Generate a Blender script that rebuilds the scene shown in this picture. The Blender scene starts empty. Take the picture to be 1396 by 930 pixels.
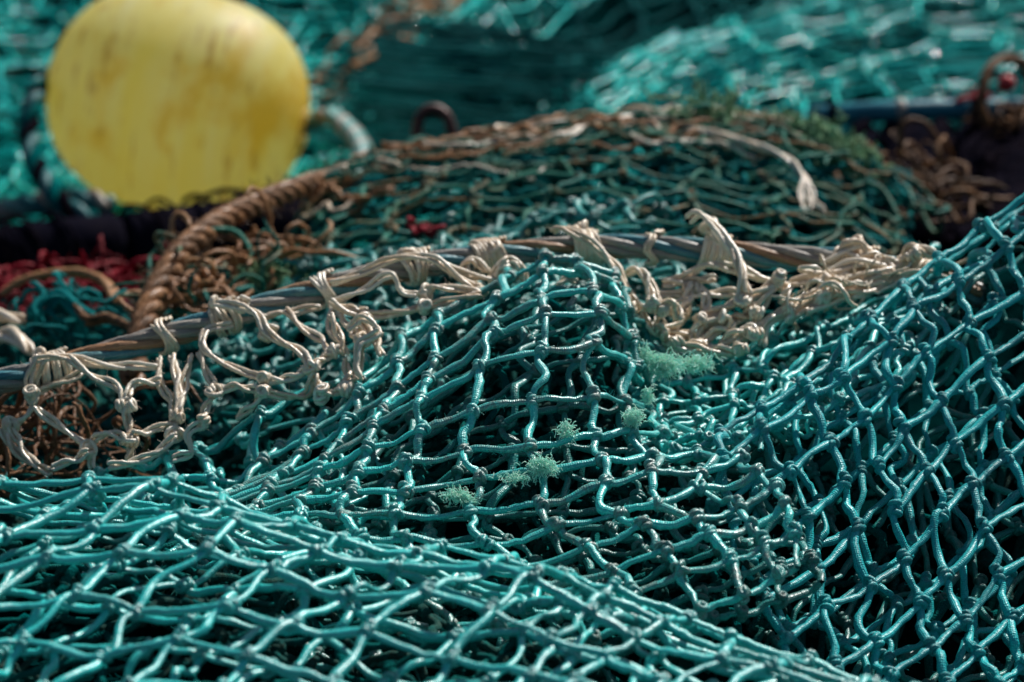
import bpy, math, random
import numpy as np
rng = np.random.default_rng(7)
random.seed(7)
C = bpy.context.scene.collection
R_ = math.radians

# ------------------------------------------------------------------ camera
PITCH = R_(22.0); CAM = np.array([0.0, -1.5, 0.95]); FOCAL = 115.0
K = 36.0 / FOCAL / 1396.0
FWD = np.array([0, math.cos(PITCH), -math.sin(PITCH)])
UP = np.array([0, math.sin(PITCH), math.cos(PITCH)])
RGT = np.array([1.0, 0, 0])
def W(px, py, d):
    """point of the place seen at photo position (px, py), d metres along the view axis"""
    px = np.asarray(px, float); py = np.asarray(py, float); d = np.asarray(d, float)
    return CAM + d[..., None] * (FWD + ((px - 698) * K)[..., None] * RGT - ((py - 465) * K)[..., None] * UP)
def Wl(l):
    a = np.array(l, float); return W(a[:, 0], a[:, 1], a[:, 2])

cam = bpy.data.cameras.new('camera'); co = bpy.data.objects.new('camera', cam); C.objects.link(co)
cam.lens = FOCAL; cam.sensor_width = 36; cam.clip_start = 0.01; cam.clip_end = 500
co.location = CAM; co.rotation_euler = (math.pi / 2 - PITCH, 0, 0)
cam.dof.use_dof = True; cam.dof.focus_distance = 1.60; cam.dof.aperture_fstop = 8.0
bpy.context.scene.camera = co

# ------------------------------------------------------------------ light
SUN = np.array([0.38, 0.63, 0.68]); SUN /= np.linalg.norm(SUN)
elev = math.asin(SUN[2]); azim = math.atan2(SUN[0], SUN[1])
w = bpy.data.worlds.new('World'); bpy.context.scene.world = w; w.use_nodes = True
nt = w.node_tree; bg = nt.nodes['Background']
sky = nt.nodes.new('ShaderNodeTexSky'); sky.sky_type = 'NISHITA'; sky.sun_disc = False
sky.sun_elevation = elev; sky.sun_rotation = azim
nt.links.new(sky.outputs[0], bg.inputs[0]); bg.inputs[1].default_value = 0.055
sl = bpy.data.lights.new('sun', 'SUN'); so = bpy.data.objects.new('sun', sl); C.objects.link(so)
sl.energy = 5.0; sl.angle = R_(0.5); sl.color = (1.0, 0.96, 0.91)
import mathutils
so.rotation_euler = mathutils.Vector(SUN).to_track_quat('Z', 'Y').to_euler()
so.location = (1, 3, 3)
sc = bpy.context.scene
sc.view_settings.view_transform = 'Standard'; sc.view_settings.look = 'None'; sc.view_settings.exposure = 0
sc.render.engine = 'CYCLES'
sc.cycles.use_denoising = True
sc.cycles.max_bounces = 10; sc.cycles.diffuse_bounces = 8

# ------------------------------------------------------------------ mesh accumulators
def nrm(a): return a / np.maximum(np.linalg.norm(a, axis=-1, keepdims=True), 1e-12)
class Acc:
    """collects tubes, rings and blobs; build() links them as ONE mesh object"""
    def __init__(s): s.v = []; s.f = []; s.uv = []; s.t = []; s.n = 0
    def grid(s, P, closed_m=False, L=None, tint=None, rr=1.0):
        """P (N,M,S,3): N tubes of M rings of S points"""
        N, M, S, _ = P.shape
        idx = s.n + np.arange(N * M * S).reshape(N, M, S)
        s.v.append(P.reshape(-1, 3)); s.n += N * M * S
        if tint is None: tint = np.zeros((N, 3)) + .5
        s.t.append(np.repeat(tint, M * S, axis=0))
        mm = np.arange(M if closed_m else M - 1); m1 = (mm + 1) % M
        ss = np.arange(S); s1 = (ss + 1) % S
        a = idx[:, mm][:, :, ss]; b = idx[:, mm][:, :, s1]; c = idx[:, m1][:, :, s1]; d = idx[:, m1][:, :, ss]
        s.f.append(np.stack([a, b, c, d], -1).reshape(-1, 4))
        if L is None: L = np.tile(np.arange(M + 1) * .5, (N, 1))
        l0 = L[:, mm][:, :, None] * np.ones(S); l1 = L[:, mm + 1][:, :, None] * np.ones(S)
        u0 = np.broadcast_to(ss / S, l0.shape); u1 = np.broadcast_to((ss + 1) / S, l0.shape)
        s.uv.append(np.stack([np.stack([u0, l0], -1), np.stack([u1, l0], -1), np.stack([u1, l1], -1), np.stack([u0, l1], -1)], -2).reshape(-1, 2))
    def tubes(s, P, r, S=8, tint=None, ends=False, ell=None):
        """P (N,M,3) centre lines, r scalar / (N,) / (N,M)"""
        N, M, _ = P.shape
        r = np.asarray(r, float)
        if r.ndim == 0: r = np.full((N, M), float(r))
        elif r.ndim == 1: r = np.repeat(r[:, None], M, 1)
        T = nrm(np.gradient(P, axis=1))
        mean = nrm(P[:, -1] - P[:, 0] + 1e-9)
        n0 = np.where(np.abs(mean[:, 2:3]) < .8, np.array([0, 0, 1.0]), np.array([0, 1.0, 0]))
        Nn = np.empty_like(P); cur = nrm(n0 - (n0 * T[:, 0]).sum(-1, keepdims=True) * T[:, 0])
        for k in range(M):
            cur = nrm(cur - (cur * T[:, k]).sum(-1, keepdims=True) * T[:, k]); Nn[:, k] = cur
        B = np.cross(T, Nn)
        th = np.arange(S) / S * 2 * math.pi
        e = 1.0 if ell is None else ell[:, None, None]
        rc = r[:, :, None] * np.cos(th) * e; rs = r[:, :, None] * np.sin(th)
        if ends: rc[:, [0, -1]] *= .35; rs[:, [0, -1]] *= .35
        G = P[:, :, None] + rc[..., None] * Nn[:, :, None] + rs[..., None] * B[:, :, None]
        seg = np.linalg.norm(np.diff(P, axis=1), axis=-1)
        L = np.concatenate([np.zeros((N, 1)), np.cumsum(seg, 1)], 1) / (2 * math.pi * r.mean(1, keepdims=True))
        L = np.concatenate([L, L[:, -1:]], 1)
        s.grid(G, L=L, tint=tint)
    def rings(s, cen, axis, R, r, M=12, S=6, tint=None, turns=1.0, rise=0.0):
        """closed rings (tori) around axis"""
        N = len(cen); axis = nrm(axis)
        ref = np.where(np.abs(axis[:, 2:3]) < .8, np.array([0, 0, 1.0]), np.array([1.0, 0, 0]))
        a = nrm(np.cross(axis, ref)); b = np.cross(axis, a)
        ph = np.arange(M) / M * 2 * math.pi
        rad = a[:, None] * np.cos(ph)[None, :, None] + b[:, None] * np.sin(ph)[None, :, None]
        th = np.arange(S) / S * 2 * math.pi
        R = np.asarray(R).reshape(-1, 1, 1, 1); r = np.asarray(r).reshape(-1, 1, 1, 1)
        wob = 1 + .13 * np.sin(2 * ph[None, :, None, None] + rng.uniform(0, 6, (N, 1, 1, 1)))
        G = cen[:, None, None] + rad[:, :, None] * (R * wob + r * np.cos(th)[None, None, :, None]) + axis[:, None, None] * (r * np.sin(th)[None, None, :, None] + R * .25 * np.sin(ph[None, :, None, None] + 1))
        s.grid(G, closed_m=True, tint=tint)
    def build(s, name, mat, parent=None, smooth=True):
        me = bpy.data.meshes.new(name)
        if s.n:
            v = np.concatenate(s.v); f = np.concatenate(s.f).astype(np.int32); uv = np.concatenate(s.uv); t = np.concatenate(s.t)
            me.vertices.add(len(v)); me.vertices.foreach_set('co', v.astype(np.float32).ravel())
            me.loops.add(f.size); me.loops.foreach_set('vertex_index', f.ravel())
            me.polygons.add(len(f)); me.polygons.foreach_set('loop_start', np.arange(0, f.size, 4, dtype=np.int32))
            me.polygons.foreach_set('use_smooth', np.ones(len(f), bool))
            me.update(calc_edges=True)
            ul = me.uv_layers.new(name='UVMap'); ul.data.foreach_set('uv', uv.astype(np.float32).ravel())
            at = me.attributes.new('tint', 'FLOAT_COLOR', 'POINT')
            at.data.foreach_set('color', np.concatenate([t, np.ones((len(t), 1))], 1).astype(np.float32).ravel())
            me.validate()
        me.materials.append(mat)
        o = bpy.data.objects.new(name, me); C.objects.link(o)
        if parent is not None:
            o.parent = parent; o.matrix_parent_inverse = mathutils.Matrix.Translation(-mathutils.Vector(parent.location))
        return o

def tag(o, label=None, cat=None, group=None, kind=None):
    if label: o['label'] = label
    if cat: o['category'] = cat
    if group: o['group'] = group
    if kind: o['kind'] = kind
    return o
def thing(name, loc, label, cat, group=None):
    o = bpy.data.objects.new(name, None); C.objects.link(o); o.location = [float(q) for q in loc]; o.empty_display_size = .02
    return tag(o, label, cat, group)

# ------------------------------------------------------------------ materials
def base_mat(name):
    m = bpy.data.materials.new(name); m.use_nodes = True
    return m, m.node_tree, m.node_tree.nodes['Principled BSDF']
def nd(t, typ, **kw):
    n = t.nodes.new(typ)
    for k, v in kw.items(): setattr(n, k, v)
    return n
def mth(t, op, a, b=None):
    n = nd(t, 'ShaderNodeMath', operation=op)
    for i, q in enumerate((a, b)):
        if q is None: continue
        if isinstance(q, (int, float)): n.inputs[i].default_value = q
        else: t.links.new(q, n.inputs[i])
    return n.outputs[0]
def mixc(t, f, a, b, mode='MIX'):
    n = nd(t, 'ShaderNodeMix', data_type='RGBA', blend_type=mode)
    for i, q in ((0, f), (6, a), (7, b)):
        if isinstance(q, (int, float)): n.inputs[i].default_value = q
        elif isinstance(q, tuple): n.inputs[i].default_value = (*q, 1)
        else: t.links.new(q, n.inputs[i])
    return n.outputs[2]
def noise(t, scale, detail=4, rough=.55, vec=None):
    n = nd(t, 'ShaderNodeTexNoise'); n.inputs['Scale'].default_value = scale; n.inputs['Detail'].default_value = detail; n.inputs['Roughness'].default_value = rough
    if vec is None:
        g = nd(t, 'ShaderNodeNewGeometry'); vec = g.outputs['Position']
    t.links.new(vec, n.inputs['Vector']); return n.outputs['Fac']
def ramp(t, f, a, b):
    n = nd(t, 'ShaderNodeMapRange'); n.inputs[1].default_value = a; n.inputs[2].default_value = b; t.links.new(f, n.inputs[0]); return n.outputs[0]

def twine(name, col, col2, dirt, dirt_amt=.5, rough=.55, braid=1.0, kx=7, ky=.8, spec=.08, trans=0.0, bumpd=.0008, light=(.30, .74, .69), pc=.15, coat=.3, sheen=.0, sss=0.0, cr=.33, ld=.22, speck=.45, knotgloss=False):
    """braided / laid twine: colour varies with the 'tint' of each length, dirt in patches, braid as bump"""
    m, t, p = base_mat(name)
    at = nd(t, 'ShaderNodeAttribute', attribute_name='tint'); sp = nd(t, 'ShaderNodeSeparateColor'); t.links.new(at.outputs['Color'], sp.inputs[0])
    uv = nd(t, 'ShaderNodeUVMap'); sx = nd(t, 'ShaderNodeSeparateXYZ'); t.links.new(uv.outputs[0], sx.inputs[0])
    x = mth(t, 'MULTIPLY', sx.outputs[0], 2 * math.pi * kx); y = mth(t, 'MULTIPLY', sx.outputs[1], 2 * math.pi * kx * ky)
    if braid == 2.0: pat = mth(t, 'SINE', mth(t, 'ADD', x, y))      # laid (one way twist)
    else: pat = mth(t, 'MULTIPLY', mth(t, 'SINE', mth(t, 'ADD', x, y)), mth(t, 'SINE', mth(t, 'SUBTRACT', x, y)))
    n0 = noise(t, 11, 3, .6); n1 = mth(t, 'ADD', mth(t, 'MULTIPLY', noise(t, 35, 5, .6), .62), mth(t, 'MULTIPLY', n0, .40)); n2 = noise(t, 220, 4, .6); n3 = noise(t, 900, 2)
    c = mixc(t, mth(t, 'ADD', sp.outputs[0], mth(t, 'MULTIPLY', mth(t, 'SUBTRACT', noise(t, 7, 3, .6), .5), 1.6)), col, col2)
    d = mth(t, 'MULTIPLY', ramp(t, mth(t, 'ADD', n1, mth(t, 'ADD', mth(t, 'MULTIPLY', mth(t, 'SUBTRACT', sp.outputs[1], .5), .35), mth(t, 'MULTIPLY', sp.outputs[2], .12))), .5, .72), dirt_amt)
    d = mth(t, 'MULTIPLY', d, ramp(t, n2, .3, .6))
    c = mixc(t, d, c, dirt)
    c = mixc(t, mth(t, 'MULTIPLY', ramp(t, n2, .54, .75), ld), c, light)     # sun-bleached, salt-dusted fibres; paler also to stand for sunlit highlights
    c = mixc(t, mth(t, 'MULTIPLY', ramp(t, pat, .1, -.9), pc), c, (col[0] * .25, col[1] * .25, col[2] * .25))  # shade of the braid grooves put into the colour
    n4 = noise(t, 1300, 3, .7)
    c = mixc(t, mth(t, 'MULTIPLY', ramp(t, n4, .50, .78), speck), c, light)
    c = mixc(t, mth(t, 'MULTIPLY', ramp(t, n4, .46, .25), speck), c, (col[0] * .3, col[1] * .35, col[2] * .35))
    t.links.new(c, p.inputs['Base Color'])
    p.inputs['Roughness'].default_value = rough; p.inputs['Specular IOR Level'].default_value = spec
    t.links.new(ramp(t, n2, -.4, 1.4), p.inputs['Roughness'])
    r_ = mth(t, 'ADD', mth(t, 'MULTIPLY', n2, .25), rough - .12); t.links.new(r_, p.inputs['Roughness'])
    h = mth(t, 'ADD', mth(t, 'MULTIPLY', pat, .28), mth(t, 'MULTIPLY', n3, 1.5))
    bp = nd(t, 'ShaderNodeBump'); bp.inputs['Strength'].default_value = .75; bp.inputs['Distance'].default_value = bumpd
    t.links.new(h, bp.inputs['Height']); t.links.new(bp.outputs[0], p.inputs['Normal'])
    p.inputs['Coat Weight'].default_value = min(1.0, coat * 3); p.inputs['Coat Roughness'].default_value = cr; p.inputs['Coat IOR'].default_value = 1.85; b2 = nd(t, 'ShaderNodeBump'); b2.inputs['Strength'].default_value = .3; b2.inputs['Distance'].default_value = bumpd; t.links.new(h, b2.inputs['Height']); t.links.new(b2.outputs[0], p.inputs['Coat Normal'])
    p.inputs['Sheen Weight'].default_value = sheen; p.inputs['Sheen Roughness'].default_value = .25
    if knotgloss: t.links.new(mth(t, 'ADD', mth(t, 'MULTIPLY', sp.outputs[2], coat * 3), .22), p.inputs['Coat Weight'])
    if sss:
        p.inputs['Subsurface Weight'].default_value = sss; p.inputs['Subsurface Radius'].default_value = (1, 1, 1); p.inputs['Subsurface Scale'].default_value = .0012
    return m
M = {}
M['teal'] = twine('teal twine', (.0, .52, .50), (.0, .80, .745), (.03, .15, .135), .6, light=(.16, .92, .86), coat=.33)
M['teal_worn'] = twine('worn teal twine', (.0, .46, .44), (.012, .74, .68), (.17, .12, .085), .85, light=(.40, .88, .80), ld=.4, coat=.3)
M['teal_dim'] = twine('teal twine with shade in its colour', (.0, .24, .225), (.004, .36, .32), (.07, .09, .07), .7, light=(.08, .5, .45), coat=.2, spec=.1)  # darker copy of teal: shade on lower layers put into the colour
M['teal_dark'] = twine('shade-darkened teal twine', (.0, .10, .10), (.012, .13, .115), (.07, .045, .03), .7, rough=.55, coat=0, light=(.02, .22, .21), spec=.0, sheen=0)  # deep layers: shade between the folds is put into this dark colour
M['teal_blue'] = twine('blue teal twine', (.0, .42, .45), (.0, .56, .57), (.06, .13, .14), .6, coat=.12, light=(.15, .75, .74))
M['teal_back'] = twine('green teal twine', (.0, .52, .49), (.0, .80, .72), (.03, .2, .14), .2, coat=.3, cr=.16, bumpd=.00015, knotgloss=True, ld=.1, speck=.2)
M['teal_mid'] = twine('shade-toned teal twine', (.0, .17, .18), (.0, .26, .255), (.01, .06, .055), .3, coat=0, sheen=0, spec=.04, light=(.03, .4, .38), ld=.1)  # dark copy of teal, so gaps look shaded by colour alone
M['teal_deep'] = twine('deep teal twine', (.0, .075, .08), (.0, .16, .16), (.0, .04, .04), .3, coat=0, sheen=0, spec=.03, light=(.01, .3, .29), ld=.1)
M['umber'] = twine('dark brown twine', (.09, .038, .015), (.26, .12, .045), (.03, .014, .008), .8, rough=.7, light=(.4, .24, .12), coat=.04, sheen=0, spec=.1, ld=.12)
M['olive'] = twine('weathered olive twine', (.0, .15, .125), (.02, .21, .135), (.32, .11, .02), .8, rough=.5, light=(.16, .36, .22), coat=.03, ld=.12, speck=.25)
M['beige'] = twine('beige twine', (.90, .72, .50), (.97, .87, .70), (.58, .32, .10), .6, rough=.5, kx=6, ky=.6, light=(.97, .95, .90), bumpd=.0006, pc=.16, sss=.1, coat=.33, speck=.22, ld=.5)
M['brown'] = twine('brown twine', (.34, .135, .042), (.60, .31, .13), (.07, .03, .015), .7, rough=.7, light=(.6, .42, .25), coat=.1)
M['rust'] = twine('brown rope strand', (.17, .072, .03), (.34, .17, .08), (.04, .018, .008), .9, rough=.7, braid=2.0, kx=7, ky=.2, bumpd=.0012, light=(.65, .46, .3), coat=.05)
M['red'] = twine('red twine', (.22, .0, .010), (.36, .0, .018), (.06, .008, .01), .6, light=(.3, .01, .03), coat=.02, sheen=0)
M['blue_rope'] = twine('blue rope', (.0, .12, .14), (.01, .17, .19), (.09, .06, .05), .5, braid=2.0, kx=4, ky=.3, bumpd=.001, coat=.05)
M['green_rope'] = twine('green rope', (.01, .26, .25), (.12, .40, .35), (.16, .11, .07), .5, braid=2.0, kx=4, ky=.3, bumpd=.0012, coat=.15)
M['strand_blue'] = twine('blue strand', (.03, .18, .24), (.08, .25, .28), (.20, .13, .08), .7, braid=2.0, kx=7, ky=.12, bumpd=.0006, coat=.12, speck=.3)
M['strand_grey'] = twine('grey strand', (.24, .235, .22), (.36, .33, .28), (.24, .12, .05), .8, braid=2.0, kx=7, ky=.12, bumpd=.0006, coat=.12, light=(.5, .48, .42), speck=.3)
M['strand_rust'] = twine('rusty strand', (.34, .19, .10), (.30, .22, .15), (.42, .15, .05), .8, braid=2.0, kx=7, ky=.12, bumpd=.0006, coat=.08, light=(.5, .4, .3), speck=.3)
M['dark_rope'] = twine('dark rope', (.004, .005, .011), (.010, .008, .013), (.02, .01, .006), .4, braid=2.0, kx=4, ky=.3, light=(.02, .02, .025), coat=0, sheen=0, spec=.0)

def fluff_mat():
    m, t, p = base_mat('frayed fibre'); at = nd(t, 'ShaderNodeAttribute', attribute_name='tint'); sp = nd(t, 'ShaderNodeSeparateColor'); t.links.new(at.outputs['Color'], sp.inputs[0])
    c = mixc(t, sp.outputs[0], (.50, .95, .85), (.82, .97, .86))
    d = nd(t, 'ShaderNodeBsdfDiffuse'); tr = nd(t, 'ShaderNodeBsdfTranslucent'); ms = nd(t, 'ShaderNodeMixShader'); ms.inputs[0].default_value = .35
    for q in (d, tr): t.links.new(c, q.inputs[0])
    t.links.new(d.outputs[0], ms.inputs[1]); t.links.new(tr.outputs[0], ms.inputs[2]); t.links.new(ms.outputs[0], t.nodes['Material Output'].inputs[0])
    return m
M['fluff'] = fluff_mat()
M['moss'] = twine('green frayed twine', (.16, .46, .27), (.42, .62, .34), (.2, .14, .05), .4, coat=0, light=(.4, .55, .3))
def simple(name, c1, c2, sc_=40, rough=.6, metal=0.0, bump=.001, spec=.5):
    m, t, p = base_mat(name); n = noise(t, sc_, 6, .6)
    t.links.new(mixc(t, ramp(t, n, .35, .68), c1, c2), p.inputs['Base Color'])
    p.inputs['Roughness'].default_value = rough; p.inputs['Metallic'].default_value = metal; p.inputs['Specular IOR Level'].default_value = spec
    bp = nd(t, 'ShaderNodeBump'); bp.inputs['Distance'].default_value = bump; bp.inputs['Strength'].default_value = .6
    t.links.new(noise(t, sc_ * 4, 5, .65), bp.inputs['Height']); t.links.new(bp.outputs[0], p.inputs['Normal'])
    return m
M['quay'] = simple('quay concrete', (.10, .10, .095), (.17, .165, .155), 6, .85, bump=.003)
M['core'] = simple('dark fill with gap shade in its colour', (.0, .010, .011), (.001, .022, .022), 60, 1.0, bump=.004, spec=.0)  # near black: shade in the gaps of the heap painted as colour
M['rubber'] = simple('black rubber', (.006, .006, .012), (.014, .012, .018), 30, .9, bump=.002, spec=.0)
M['iron'] = simple('rusty iron', (.05, .018, .018), (.10, .04, .03), 60, .45, metal=.3, bump=.001)
M['bluepipe'] = simple('blue painted tube', (.003, .13, .19), (.01, .2, .26), 50, .35)
M['redplastic'] = simple('red plastic', (.45, .015, .02), (.6, .03, .03), 60, .25)

# ------------------------------------------------------------------ surfaces
def herm(x, X, Y):
    """non-uniform cubic (finite difference) interpolation with straight ends; Y (n,...) ; x (N,)"""
    X = np.asarray(X, float); n = len(X)
    if n == 1: return np.repeat(Y[:1], len(x), 0)
    D = np.diff(Y, axis=0) / np.diff(X).reshape((-1,) + (1,) * (Y.ndim - 1))
    m = np.concatenate([D[:1], (D[1:] + D[:-1]) / 2, D[-1:]], 0)
    k = np.clip(np.searchsorted(X, x, side='right') - 1, 0, n - 2); h = (X[k + 1] - X[k])
    t = (x - X[k]) / h; sh = (-1,) + (1,) * (Y.ndim - 1)
    tc = np.clip(t, 0, 1).reshape(sh); hh = h.reshape(sh)
    r = (2 * tc**3 - 3 * tc**2 + 1) * Y[k] + (tc**3 - 2 * tc**2 + tc) * hh * m[k] + (-2 * tc**3 + 3 * tc**2) * Y[k + 1] + (tc**3 - tc**2) * hh * m[k + 1]
    lo = np.minimum(t, 0).reshape(sh) * hh * m[k]; hi = np.maximum(t - 1, 0).reshape(sh) * hh * m[k + 1]
    return r + lo + hi
class Surf:
    def __init__(s, rows, mod=None): s.rows = rows; s.mod = mod
    def __call__(s, u, v):
        u = np.asarray(u, float).ravel(); v = np.asarray(v, float).ravel()
        V = np.array([r[0] for r in s.rows], float)
        Y = np.stack([herm(u, [q[0] for q in r[1]], np.array([q[1:] for q in r[1]], float)) for r in s.rows], 0)  # nr,N,3
        n = len(V); D = np.diff(Y, axis=0) / np.diff(V)[:, None, None]
        m = np.concatenate([D[:1], (D[1:] + D[:-1]) / 2, D[-1:]], 0)
        k = np.clip(np.searchsorted(V, v, side='right') - 1, 0, n - 2); h = V[k + 1] - V[k]; t = (v - V[k]) / h
        i = np.arange(len(u)); tc = np.clip(t, 0, 1)[:, None]; hh = h[:, None]
        r = (2 * tc**3 - 3 * tc**2 + 1) * Y[k, i] + (tc**3 - 2 * tc**2 + tc) * hh * m[k, i] + (-2 * tc**3 + 3 * tc**2) * Y[k + 1, i] + (tc**3 - tc**2) * hh * m[k + 1, i]
        r += np.minimum(t, 0)[:, None] * hh * m[k, i] + np.maximum(t - 1, 0)[:, None] * hh * m[k + 1, i]
        if s.mod is not None: r[:, 2] += s.mod(u, v)
        return W(r[:, 0], r[:, 1], r[:, 2])
def wobble(P, amp, wl, seed):
    g = np.random.default_rng(seed); o = np.zeros_like(P)
    for _ in range(5):
        k = g.normal(size=3); k = k / np.linalg.norm(k) * 2 * math.pi / (wl * g.uniform(.6, 1.6))
        d = g.normal(size=3); d /= np.linalg.norm(d); d[2] += .3
        o += np.sin(P @ k + g.uniform(0, 6.3))[:, None] * d * amp / 2.2
    return P + o
CORE = []   # samples of the tops of all folds: the dark fill under them follows these

def net(acc, surf, ur, vr, off=(0, 0, 0), rot=0.0, scl=1.0, r=.0021, jit=.10, slackU=.05, slackV=.10, sag=.03, wob=(.006, .12), seed=1,
        S=9, Mp=11, knots=True, drop=.01, tintb=.5, core=True, knotR=1.0, mask=None, su=1.0, sv=1.0, fuzz=0):
    g = np.random.default_rng(seed)
    off = np.array(off, float)
    cu, cv = (ur[0] + ur[1]) / 2, (vr[0] + vr[1]) / 2
    hu, hv = (ur[1] - ur[0]) / 2, (vr[1] - vr[0]) / 2
    n = int(math.ceil((abs(hu) + abs(hv)) / scl / min(su, sv))) + 1
    I, J = np.meshgrid(np.arange(-n, n + 1), np.arange(-n, n + 1), indexing='ij')
    def uv(i, j):
        a, b = math.cos(rot), math.sin(rot)
        i = i * su; j = j * sv
        return cu + (i * a - j * b) * scl, cv + (i * b + j * a) * scl
    ju, jv = g.normal(0, jit, I.shape), g.normal(0, jit, I.shape)
    U, V = uv(I, J)
    ok = (U >= ur[0] - .01) & (U <= ur[1] + .01) & (V >= vr[0] - .01) & (V <= vr[1] + .01)
    def S_(u, v): return wobble(surf(u, v), wob[0], wob[1], seed * 13 + 5) + off
    U2, V2 = U + ju * scl, V + jv * scl
    if mask is not None:
        ok[ok] = mask(S_(U2[ok], V2[ok]))
    idx = np.full(I.shape, -1); idx[ok] = np.arange(ok.sum())
    K3 = S_(U2[ok], V2[ok]) + g.normal(0, .0012, (ok.sum(), 3))
    Uk, Vk = U2[ok], V2[ok]
    if core: CORE.append(K3)
    dirs = {}
    for fam in (0, 1):
        a = idx[:-1, :] if fam == 0 else idx[:, :-1]; b = idx[1:, :] if fam == 0 else idx[:, 1:]
        msk = (a >= 0) & (b >= 0) & (g.random(a.shape) > drop)
        a, b = a[msk], b[msk]
        if not len(a): continue
        A, B = K3[a], K3[b]; L = np.linalg.norm(B - A, axis=1)
        keep = L < .10 * max(1, r / .0021)
        a, b, A, B, L = a[keep], b[keep], A[keep], B[keep], L[keep]
        Mid = S_((Uk[a] + Uk[b]) / 2, (Vk[a] + Vk[b]) / 2) - (A + B) / 2
        Mid = np.where(np.linalg.norm(Mid, axis=1, keepdims=True) < .4 * L[:, None], Mid, 0)
        sl_ = slackU if fam == 0 else slackV
        b1 = Mid * .8 + g.normal(0, 1, (len(a), 3)) * (sl_ * L)[:, None] * .6 + np.array([0, 0, -1]) * (sag * L)[:, None]
        b2 = g.normal(0, 1, (len(a), 3)) * (sl_ * L)[:, None] * .45
        b3 = g.normal(0, 1, (len(a), 3)) * (sl_ * L)[:, None] * .2
        t = np.linspace(0, 1, Mp)[None, :, None]
        P = A[:, None] * (1 - t) + B[:, None] * t + b1[:, None] * np.sin(math.pi * t) + b2[:, None] * np.sin(2 * math.pi * t) + b3[:, None] * np.sin(3 * math.pi * t)
        rr = r * g.uniform(.88, 1.14, len(a)) * (1.0 if fam == 0 else 1.06)
        rm = rr[:, None] * (1 + .075 * g.normal(size=(len(a), Mp))) * (1 + .12 * np.sin(np.linspace(0, 6, Mp)[None] * g.uniform(.5, 1.5, (len(a), 1)) + g.uniform(0, 6.3, (len(a), 1))))
        P[:, 1:-1] += g.normal(0, r * .10, P[:, 1:-1].shape)
        tint = np.stack([np.clip(g.normal(tintb, .3, len(a)), 0, 1), g.random(len(a)) + (g.random(len(a)) < .07) * 1.1, np.zeros(len(a))], 1)
        acc.tubes(P, rm, S=S, tint=tint, ell=g.uniform(.68, 1.05, len(a)))
        dirs[fam] = (a, B - A)
        if fuzz:                     # broken fibres standing off the twine
            nf = len(a) * fuzz; bi = g.integers(0, len(a), nf); ti = g.integers(0, Mp - 1, nf); fr = g.random((nf, 1))
            base_ = P[bi, ti] * (1 - fr) + P[bi, ti + 1] * fr; dd = nrm(g.normal(0, 1, (nf, 3)) + nrm(P[bi, ti + 1] - P[bi, ti]) * .6)
            H3 = np.empty((nf, 5, 3)); H3[:, 0] = base_ + dd * r * .7; ln_ = g.uniform(.3, 1.0, (nf, 1)) ** 2 * .0011
            for k in range(1, 5): dd = nrm(dd + g.normal(0, .4, (nf, 3))); H3[:, k] = H3[:, k - 1] + dd * ln_
            acc.tubes(H3, g.uniform(.00006, .00012, nf), S=3, tint=np.stack([g.uniform(.6, 1, nf), np.zeros(nf), np.zeros(nf)], 1))
    if knots and len(K3):
        du = np.tile(np.array([1.0, 0, 0]), (len(K3), 1)); dv = np.tile(np.array([0, .4, -1.0]), (len(K3), 1))
        if 0 in dirs: du[dirs[0][0]] = nrm(dirs[0][1])
        if 1 in dirs: dv[dirs[1][0]] = nrm(dirs[1][1])
        used = np.zeros(len(K3), bool)
        for f in dirs: used[dirs[f][0]] = True
        k3 = K3[used]; du = du[used]; dv = dv[used]; N = len(k3)
        tint = np.stack([np.clip(g.normal(tintb * .8, .25, N), 0, 1), np.clip(g.random(N) + .35, 0, 1.6), g.uniform(.2, 1.0, N)], 1)
        js = lambda s: g.normal(0, s, (N, 3))
        if knots == 2:
            acc.rings(k3, nrm(dv) + js(.2), np.full(N, r * 1.3), np.full(N, r * .9), M=7, S=5, tint=tint)
        else:
            q = knotR; e = nrm(dv); f = nrm(du)
            acc.rings(k3 + e * r * 1.15 + js(r * .2), e + js(.25), r * g.uniform(.85, 1.1, N) * q, r * g.uniform(.78, .95, N), M=12, S=7, tint=tint)
            acc.rings(k3 - e * r * .25 + js(r * .2), e + .35 * f + js(.3), r * g.uniform(.95, 1.25, N) * q, r * g.uniform(.75, .92, N), M=12, S=7, tint=tint)
            acc.rings(k3 - e * r * 1.5 + js(r * .25), e - .5 * f + js(.3), r * g.uniform(.7, 1.0, N) * q, r * g.uniform(.75, .92, N), M=12, S=7, tint=tint)
            acc.rings(k3 + f * r * .7 + js(r * .3), f + js(.4), r * g.uniform(.9, 1.3, N) * q, r * g.uniform(.6, .75, N), M=11, S=6, tint=tint)
    return K3

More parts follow.
